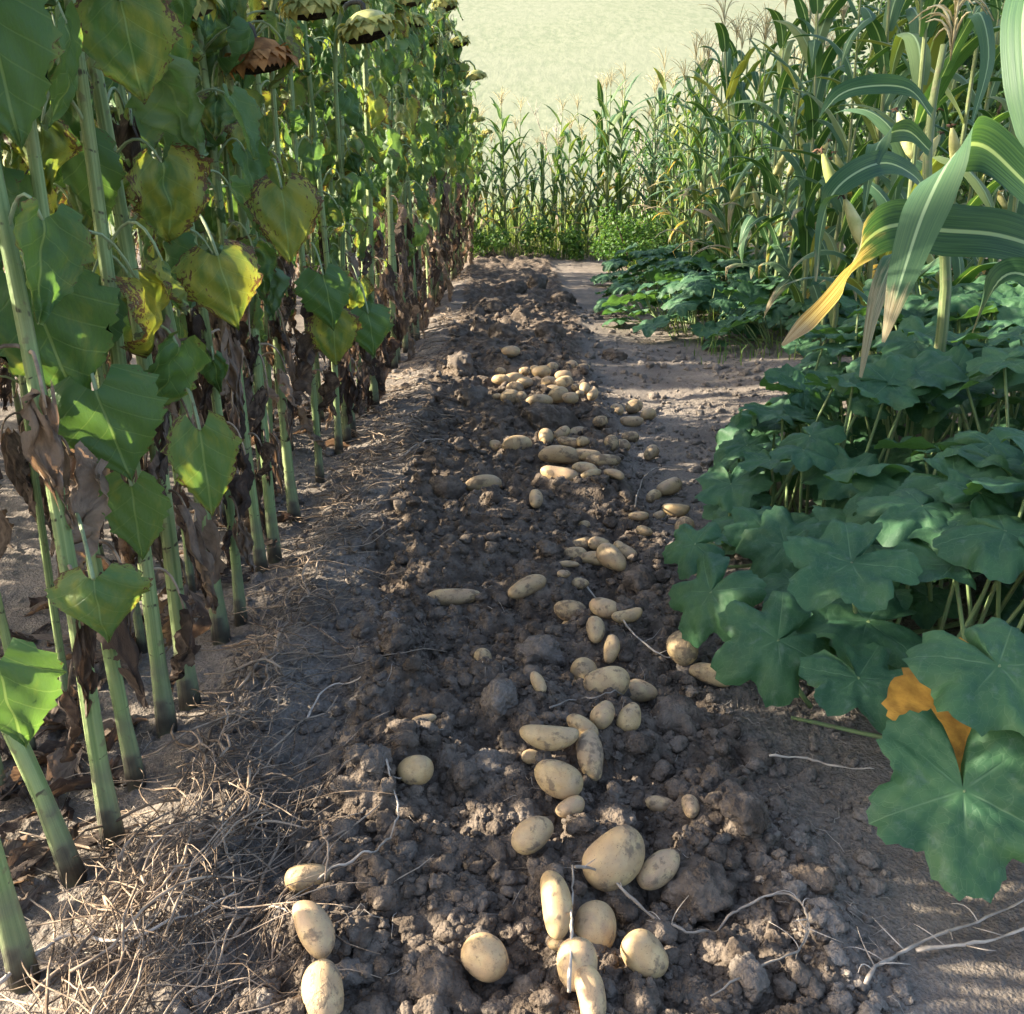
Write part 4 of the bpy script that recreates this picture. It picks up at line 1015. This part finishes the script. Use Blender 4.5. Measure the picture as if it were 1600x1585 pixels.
for k, (u, v, rp) in enumerate(CLOD):
    b = onground(u, v+rp*.3); dep = b.y*math.cos(PITCH)+(CAM_H-b.z)*math.sin(PITCH); r = rp*dep/F*.85
    if any((b.x-x)**2+(b.y-y_)**2 < (r*.8+l*.35)**2 and b.y < y_+.02 for x, y_, l in POTPOS) and rp < 44: r *= .6
    o = link('soil_clod', CM[k % 7]); o.location = (b.x, b.y, b.z+r*.12); o.rotation_euler = (U(-.4, .4), U(-.4, .4), U(0, 6.28)); o.scale = (r, r, r)
    lab = 'large dark crumbly clod of soil right of the middle potatoes' if k == 0 else ('sunlit brown clod at the bottom edge of the furrow' if k in (4, 5, 6) else 'dark crumbly clod of turned soil in the furrow')
    tag(o, lab, 'clod', 'sunlit clods at the bottom' if k in (4, 5, 6) else ('clods of soil in the furrow' if k else None))
def crumbs(n, sub, rmin, rmax, seed, name, pw):
    r_ = np.random.RandomState(seed); tm = [rough_ico(sub, .34, seed+q) for q in range(14)]
    y = np.exp(r_.uniform(math.log(.95), math.log(9), n)); x = .05+(r_.uniform(-1, 1, n))*(.30+.22*y)*1.0
    m = dugmask(x, y); keep = r_.uniform(0, 1, n) < (.42+.58*m); keep &= (x > -1.6) & (x < 1.9)
    x = x[keep]; y = y[keep]; m = m[keep]; n = len(x); z = Hfull(x, y)
    s = rmin*(rmax/rmin)**(r_.uniform(0, 1, n)**pw)*(1+.12*(y-1)); th = r_.uniform(0, 6.28, n); VV = []; FF = []; DD = []; o = 0
    for q in range(n):
        V, Fq = tm[q % 14]; c, sn = math.cos(th[q]), math.sin(th[q])
        W_ = np.stack([V[:, 0]*c-V[:, 1]*sn, V[:, 0]*sn+V[:, 1]*c, V[:, 2]], -1)*s[q]+np.array([x[q], y[q], z[q]+s[q]*.15])
        VV.append(W_); FF.append(Fq+o); o += len(V); DD.append(np.full(len(V), min(1, m[q]*1.0+r_.uniform(-.5, .25))))
    me = npmesh(name, np.concatenate(VV), np.concatenate(FF), M['soil'], {'dug': np.concatenate(DD)})
    me.polygons.foreach_set('use_smooth', np.full(len(me.polygons), sub == 3))
    tag(link(name, me), 'loose crumbs of soil strewn over the furrow', 'soil', None, 'stuff')
crumbs(3200, 3, .009, .022, 3, 'soil_crumbs', 1.2)
crumbs(22000, 2, .0028, .010, 5, 'soil_grit', 1.6)
crumbs(16000, 1, .0012, .0042, 9, 'soil_grains', 1.5)

def stick_pts(x, y, L, az, n=6, jit=.35, lift=.01):
    pts = []; a = az
    for i in range(n):
        pts.append(Vector((x, y, 0))); a += U(-jit, jit); x += math.cos(a)*L/(n-1); y += math.sin(a)*L/(n-1)
    zz = Hfull(np.array([p.x for p in pts]), np.array([p.y for p in pts]))
    for i, p in enumerate(pts): p.z = float(zz[i])+lift+U(-.004, .012)
    return pts
tw = MB()
TC = [(U(-.64, -.5), math.exp(U(math.log(.98), math.log(12)))) for _ in range(34)]+[(U(-.75, -.42), U(1.0, 1.5)) for _ in range(9)]
for k in range(1250):
    c_, y = rng.choice(TC); y += rng.gauss(0, .10+.06*y); c = -.55+.05*math.sin(y*1.7)
    c = (c+c_)/2; x = c+rng.gauss(0, .045 if y > 1.6 else .07); hump = max(0, 1-abs(x-c)/.2)
    L = U(.06, .34); pts = stick_pts(x, y, L, PI/2+rng.gauss(0, .75), 6, .5, U(0, .055)*hump+.004)
    r = U(.0005, .0017)*(1 if U(0, 1) < .8 else 2.0); tube(tw, crom(pts, 2), [r]*7+[r*.9, r*.8, r*.7, r*.5], 4, U(0, 1))
tag(link('dry_stalks', tw.mesh('dry_stalks', M['twig'])), 'tangle of dry potato stalks heaped along the sunflower row', 'dry stalks', None, 'stuff')
ll = MB()
for k in range(420):
    y = math.exp(U(math.log(1.25), math.log(9))); x = -.78-abs(rng.gauss(0, .5)); az = U(0, 6.28)
    ll.addmb(rng.choice(DBl), blademat(Vector((x, y, gz(x, y)+U(.008, .03))), Vector((math.cos(az), math.sin(az), U(-.15, .15))), UP+Vector((U(-.4, .4), U(-.4, .4), 0)), U(.07, .17)), U(0, 1))
tag(link('leaf_litter', ll.mesh('leaf_litter', M['dleaf'])), 'withered fallen leaves littering the ground between the sunflower stems', 'leaf litter', None, 'stuff')
db = MB()
for k in range(1100):
    y = math.exp(U(math.log(.95), math.log(9))); x = U(-.9, .32+.25*y)
    if dugmask(np.array([x]), np.array([y]))[0] > .5 and U(0, 1) < .65: continue
    r = U(.0004, .0011); tube(db, stick_pts(x, y, U(.02, .11), U(0, 6.28), 6, .7, .002), [r, r, r, r, r*.8, r*.5], 3, U(0, 1))
tag(link('plant_debris', db.mesh('plant_debris', M['rootlet'])), 'short bits of straw and rootlets strewn over the soil', 'debris', None, 'stuff')
def vine(px, r, lab, mat='straw', lift=.012, twigs=0, sm=3):
    pts = []
    for q in px:
        p = onground(q[0], q[1]); p.z += lift+(q[2] if len(q) > 2 else 0); pts.append(p)
    mb = MB(); pl = crom(pts, 6); r *= .72; hs = [q[2] if len(q) > 2 else 0 for q in px]
    for i, p in enumerate(pl):
        f = min(len(px)-1, i/6); k = min(len(px)-2, int(f)); up = hs[k]+(hs[k+1]-hs[k])*(f-k)
        p.x += U(-.0015, .0015); p.y += U(-.0015, .0015); p.z = max(p.z, gz(p.x, p.y)+r+.002) if up > 0 else gz(p.x, p.y)+lift*.7+r+.008
    for _ in range(2):
        for i in range(1, len(pl)-1): pl[i].z = max(pl[i].z, (pl[i-1].z+2*pl[i].z+pl[i+1].z)/4)
    tube(mb, pl, [r*(.9+.2*math.sin(i*1.3)+U(-.08, .08))*(1-.45*i/len(pl)) for i in range(len(pl))], 7, U(0, 1))
    for _ in range(twigs):
        p = rng.choice(pl); d = Vector((U(-1, 1), U(-1, 1), U(-.1, .22))).normalized()*U(.02, .07); tube(mb, bez(p, p+d*.5+Vector((U(-.02, .02), U(-.02, .02), .01)), p+d, 6), [r*.35, r*.33, r*.3, r*.28, r*.2, r*.12], 4, U(0, 1))
    o = link('dry_stalk', mb.mesh('dry_stalk', M[mat])); tag(o, lab, 'dry stalk', 'single dry stalks')
vine([(455, 1400), (500, 1398), (560, 1375), (590, 1345), (617, 1310), (622, 1275), (606, 1240), (612, 1218), (640, 1222)], .0035, 'long pale bent stalk winding from the left potatoes up to the round one')
vine([(500, 1300), (506, 1340, .02), (516, 1375, .03), (510, 1402)], .0036, 'short crooked root stalk lying over a potato at left', 'twig', .03)
vine([(905, 940), (945, 970, .01), (985, 1015, .01), (1030, 1035), (1065, 1045)], .0042, 'diagonal stalk running through the potato group', 'straw', .02, 3)
vine([(888, 1600, .03), (890, 1540, .04), (892, 1470, .045), (893, 1428, .03)], .004, 'straight upright looking stick crossing the bottom potatoes', 'straw', .03)
vine([(897, 1428, .035), (940, 1420, .035), (1000, 1440, .015), (1040, 1462), (1085, 1475), (1135, 1460), (1175, 1430), (1228, 1412), (1255, 1440), (1258, 1475), (1235, 1510), (1165, 1545), (1110, 1575)], .004, 'long looping pale stalk with rootlets at the lower right', 'straw', .015, 14)
vine([(1350, 1555), (1380, 1520), (1430, 1492), (1510, 1462), (1600, 1420)], .005, 'forked straw stem lying at the bottom right corner', 'straw', .012, 8)
vine([(1430, 1502), (1520, 1488), (1610, 1465)], .005, 'straight straw stem beside the forked one at bottom right', 'straw', .01, 3)
vine([(600, 735), (640, 712), (670, 698), (695, 692)], .0055, 'white slender stick pointing at the dug soil from the left', 'straw', .02)
vine([(1200, 1195), (1260, 1200), (1310, 1212), (1365, 1215)], .004, 'pale straw just left of the big low pumpkin leaf', 'straw', .015, 2)
vine([(992, 800), (1000, 770), (1010, 752), (1030, 740), (1090, 745)], .0042, 'bent white stalk around the right hand potato group', 'straw', .02, 2)
vine([(480, 1140), (500, 1105), (530, 1078), (565, 1075)], .004, 'curved stalk sticking out from the twig pile onto the furrow', 'straw', .02)
vine([(320, 1460), (370, 1450), (410, 1440), (452, 1443)], .0036, 'thin pale stalk leading to the slanted potato at left', 'straw', .015)
vine([(860, 1120), (900, 1110), (930, 1105), (975, 1092)], .003, 'thin stalk lying behind the egg shaped potato', 'straw', .015)
vine([(0, 1570), (60, 1520), (110, 1490), (200, 1500), (300, 1460), (370, 1420)], .005, 'thick sunlit stalk crossing the bottom left corner', 'straw', .03, 6)
vine([(60, 1585), (140, 1500), (200, 1420), (250, 1370), (330, 1300)], .0045, 'slanted stalk leaning up out of the sunlit twig pile', 'twig', .04, 5)

# ------------------------------------------------------------------ bushes, grass, weeds, trees
def leafcloud(mb, cs, n, lmin, lmax, flat=.8):
    vols = [a*b*c for (_, (a, b, c)) in cs]; tot = sum(vols)
    for (c, (a, b, d)), vv in zip(cs, vols):
        for _ in range(int(n*vv/tot)):
            while True:
                q = Vector((U(-1, 1), U(-1, 1), U(-1, 1)))
                if q.length < 1 and q.length > .35*U(0, 1): break
            p = Vector(c)+Vector((q.x*a, q.y*b, q.z*d)); l = U(lmin, lmax)
            t = Vector((U(-1, 1), U(-1, 1), U(-1, .4))).normalized(); s_ = t.cross(Vector((U(-1, 1), U(-1, 1), U(-.2, 1)))).normalized()
            nn = s_.cross(t)
            mb.add([p, p+t*l*.4+s_*l*.3+nn*.06*l, p+t*l, p+t*l*.4-s_*l*.3+nn*.06*l], [(0, 1, 2, 3)], None, U(0, 1))
def bush(name, x, y, h, cs, n, lmin, lmax, lab, cat, mat='bushleaf', part='foliage', trunk='stems', z=0, nst=5, rad=.02):
    o = empty(name, (x, y, z), 0, lab, cat); fo = MB(); st = MB()
    leafcloud(fo, cs, n, lmin, lmax)
    for k in range(nst):
        c = Vector(rng.choice(cs)[0]); b = Vector((U(-.1, .1)*nst*.3, U(-.1, .1)*nst*.3, -.1)) if nst > 1 else Vector((0, 0, -.1))
        tube(st, bez(b, Vector((b.x*.5+c.x*.3, b.y*.5+c.y*.3, c.z*.6)), c+Vector((0, 0, .1)), 7), list(np.linspace(rad, rad*.3, 7)), 6)
    child(trunk, st.mesh(trunk, M['bark']), o); child(part, fo.mesh(part, M[mat]), o); return o
def blob(n, rx, ry, h, r):
    return [((U(-rx, rx), U(-ry, ry), U(.25, 1)*h-r*.6), (r*U(.7, 1.2), r*U(.7, 1.2), r*U(.6, 1))) for _ in range(n)]
bush('bush', 3.45, 17.4, 2.6, blob(14, 1.3, .8, 2.7, .55), 5200, .04, .085, 'bright yellow green bush behind the far corn', 'bush', z=-.05)
bush('bush', 1.62, 13.2, .85, blob(11, .45, .35, .8, .24), 3400, .03, .06, 'small bright green leafy shrub at the end of the path', 'shrub', z=0)
for q, (bx, by, bh) in enumerate([(-.3, 14.4, .5), (.35, 14.7, .6), (1.1, 14.5, .55), (2.3, 14.3, .8)]):
    bush('weed_clump', bx, by, bh, blob(6, .28, .22, bh, .17), 900, .03, .07, 'leafy weed clump at the foot of the far corn, %s from the left' % ordinal(q), 'weeds', 'bushleaf', 'foliage', 'stems', 0, 4, .008)
bush('bush', 4.35, 10.0, 3.4, blob(26, 1.1, .9, 3.4, .6), 13000, .05, .10, 'tall dark bush with light gaps behind the near corn', 'bush', 'treeleaf')
bush('bush', 5.7, 12.6, 4.2, blob(20, 1.5, 1.2, 3.8, .7), 8000, .05, .10, 'tall bush right behind the dark one at the right edge', 'bush', 'bushleaf')
bush('bush', 6.6, 15.5, 5.0, blob(26, 2.2, 1.2, 5.4, .9), 7000, .06, .11, 'bush at the far right edge behind the corn leaves', 'bush', 'treeleaf')
# unseen trees added at left so their crowns shade corn and near plants
def tree(x, y, h, r, lab, n=14000, zlo=.58):
    cs = [((U(-r, r)*.7, U(-r, r)*.8, U(zlo, .92)*h), (r*U(.35, .5), r*U(.35, .5), r*U(.3, .42))) for _ in range(22)]
    o = empty('tree', (x, y, 0), 0, lab, 'tree', 'trees beyond the sunflowers'); tr = MB(); cr = MB(); leafcloud(cr, cs, n, .10, .22)
    tube(tr, crom([Vector((0, 0, -.2)), Vector((.1, .05, h*.25)), Vector((-.05, .1, h*.5)), Vector((0, 0, h*.85))], 5), list(np.linspace(.2, .06, 16)), 9)
    for c, q in cs: tube(tr, bez(Vector((0, 0, h*.3)), Vector((c[0]*.5, c[1]*.5, h*.5)), Vector(c), 6), list(np.linspace(.07, .015, 6)), 5)
    child('trunk', tr.mesh('trunk', M['bark']), o); child('crown', cr.mesh('crown', M['treeleaf']), o)
TREES = [(-8.2, 3.0, 10.4, 2.9, .645), (-8.6, 6.9, 10.6, 3.1, .64), (-9.2, 11.2, 11.8, 3.0, .70)]
for k, (x, y, h, r, zl) in enumerate(TREES):
    tree(x, y, h, r, 'leafy tree beyond the left of the sunflowers, %s one along' % ordinal(k), 22000, zl)
gr = MB()
def blade(mb, x, y, z, h, w_):
    az = U(0, 6.28); o = Vector((math.cos(az), math.sin(az), 0)); s_ = Vector((-o.y, o.x, 0)); b = Vector((x, y, z)); m_ = b+UP*h*.6+o*h*U(.05, .2); t = b+UP*h*U(.8, 1)+o*h*U(.2, .55)
    mb.add([b-s_*w_, b+s_*w_, m_+s_*w_*.8, m_-s_*w_*.8, t], [(0, 1, 2, 3), (3, 2, 4)], None, U(0, 1))
for k in range(9000):
    x = U(-7, 9); y = U(17.2, 27); blade(gr, x, y, -.1-.13*max(0, y-21), U(.5, 1.25), .009)
tag(link('tall_grass', gr.mesh('tall_grass', M['grass'])), 'tall sunlit grass growing beyond the corn', 'grass', None, 'stuff')
g2 = MB()
for k in range(9000):
    y = U(4.5, 11); x = U(2.3, 3.2)+U(0, 1)*(y*.5)*.7; blade(g2, x, y, 0.0, U(.12, .4), .005)
for k in range(1500):
    a = U(1.2, 3.0); y = U(6.0, 13); blade(g2, a, y, 0, U(.08, .22), .004)
for k in range(2200):
    blade(g2, U(-1.2, 3.6), U(14.4, 17.2), -.05, U(.12, .55), .006)
tag(link('grass', g2.mesh('grass', M['grass'])), 'low grass and weeds under the corn at right', 'grass', None, 'stuff')
def weed(x, y, h, lab, n=5):
    o = empty('dry_weed', (x, y, -.1), 0, lab, 'dry weed', 'tall dry weeds beyond the corn'); st = MB()
    for k in range(n):
        b = Vector((U(-.1, .1), U(-.1, .1), 0)); t = Vector((U(-.45, .45), U(-.3, .3), h*U(.75, 1))); pl = bez(b, Vector((b.x*.6+t.x*.2, 0, h*.6)), t, 10); tube(st, pl, list(np.linspace(.014, .004, 10)), 4, U(0, 1))
        for q in range(12):
            p = pl[rng.randrange(4, 10)]; d = Vector((U(-.5, .5), U(-.4, .4), U(.3, 1))).normalized()*U(.1, .3); tube(st, [p, p+d*.5, p+d], [.005, .004, .002], 3)
    child('stems', st.mesh('stems', M['straw']), o)
weed(3.5, 17.5, 3.4, 'tallest pale dry weed left of the yellow green bush', 4)
weed(2.3, 17.2, 2.6, 'dry branching weed standing over the far corn', 5)
weed(.75, 17.3, 2.5, 'thin arching dry weed against the hillside', 3)

# ------------------------------------------------------------------ drop unused prototypes
for bank, us in ((sf_protos, used), (sf_slim, [o.get('label') for o in sf_slim]), (sf_lo, lo_used), (cf, cfu), (cl, clu)):
    for o, f in zip(bank, us):
        if not f:
            for c in KIDS.get(o.name, []):
                for c2 in KIDS.get(c.name, []): bpy.data.objects.remove(c2)
                bpy.data.objects.remove(c)
            bpy.data.objects.remove(o)
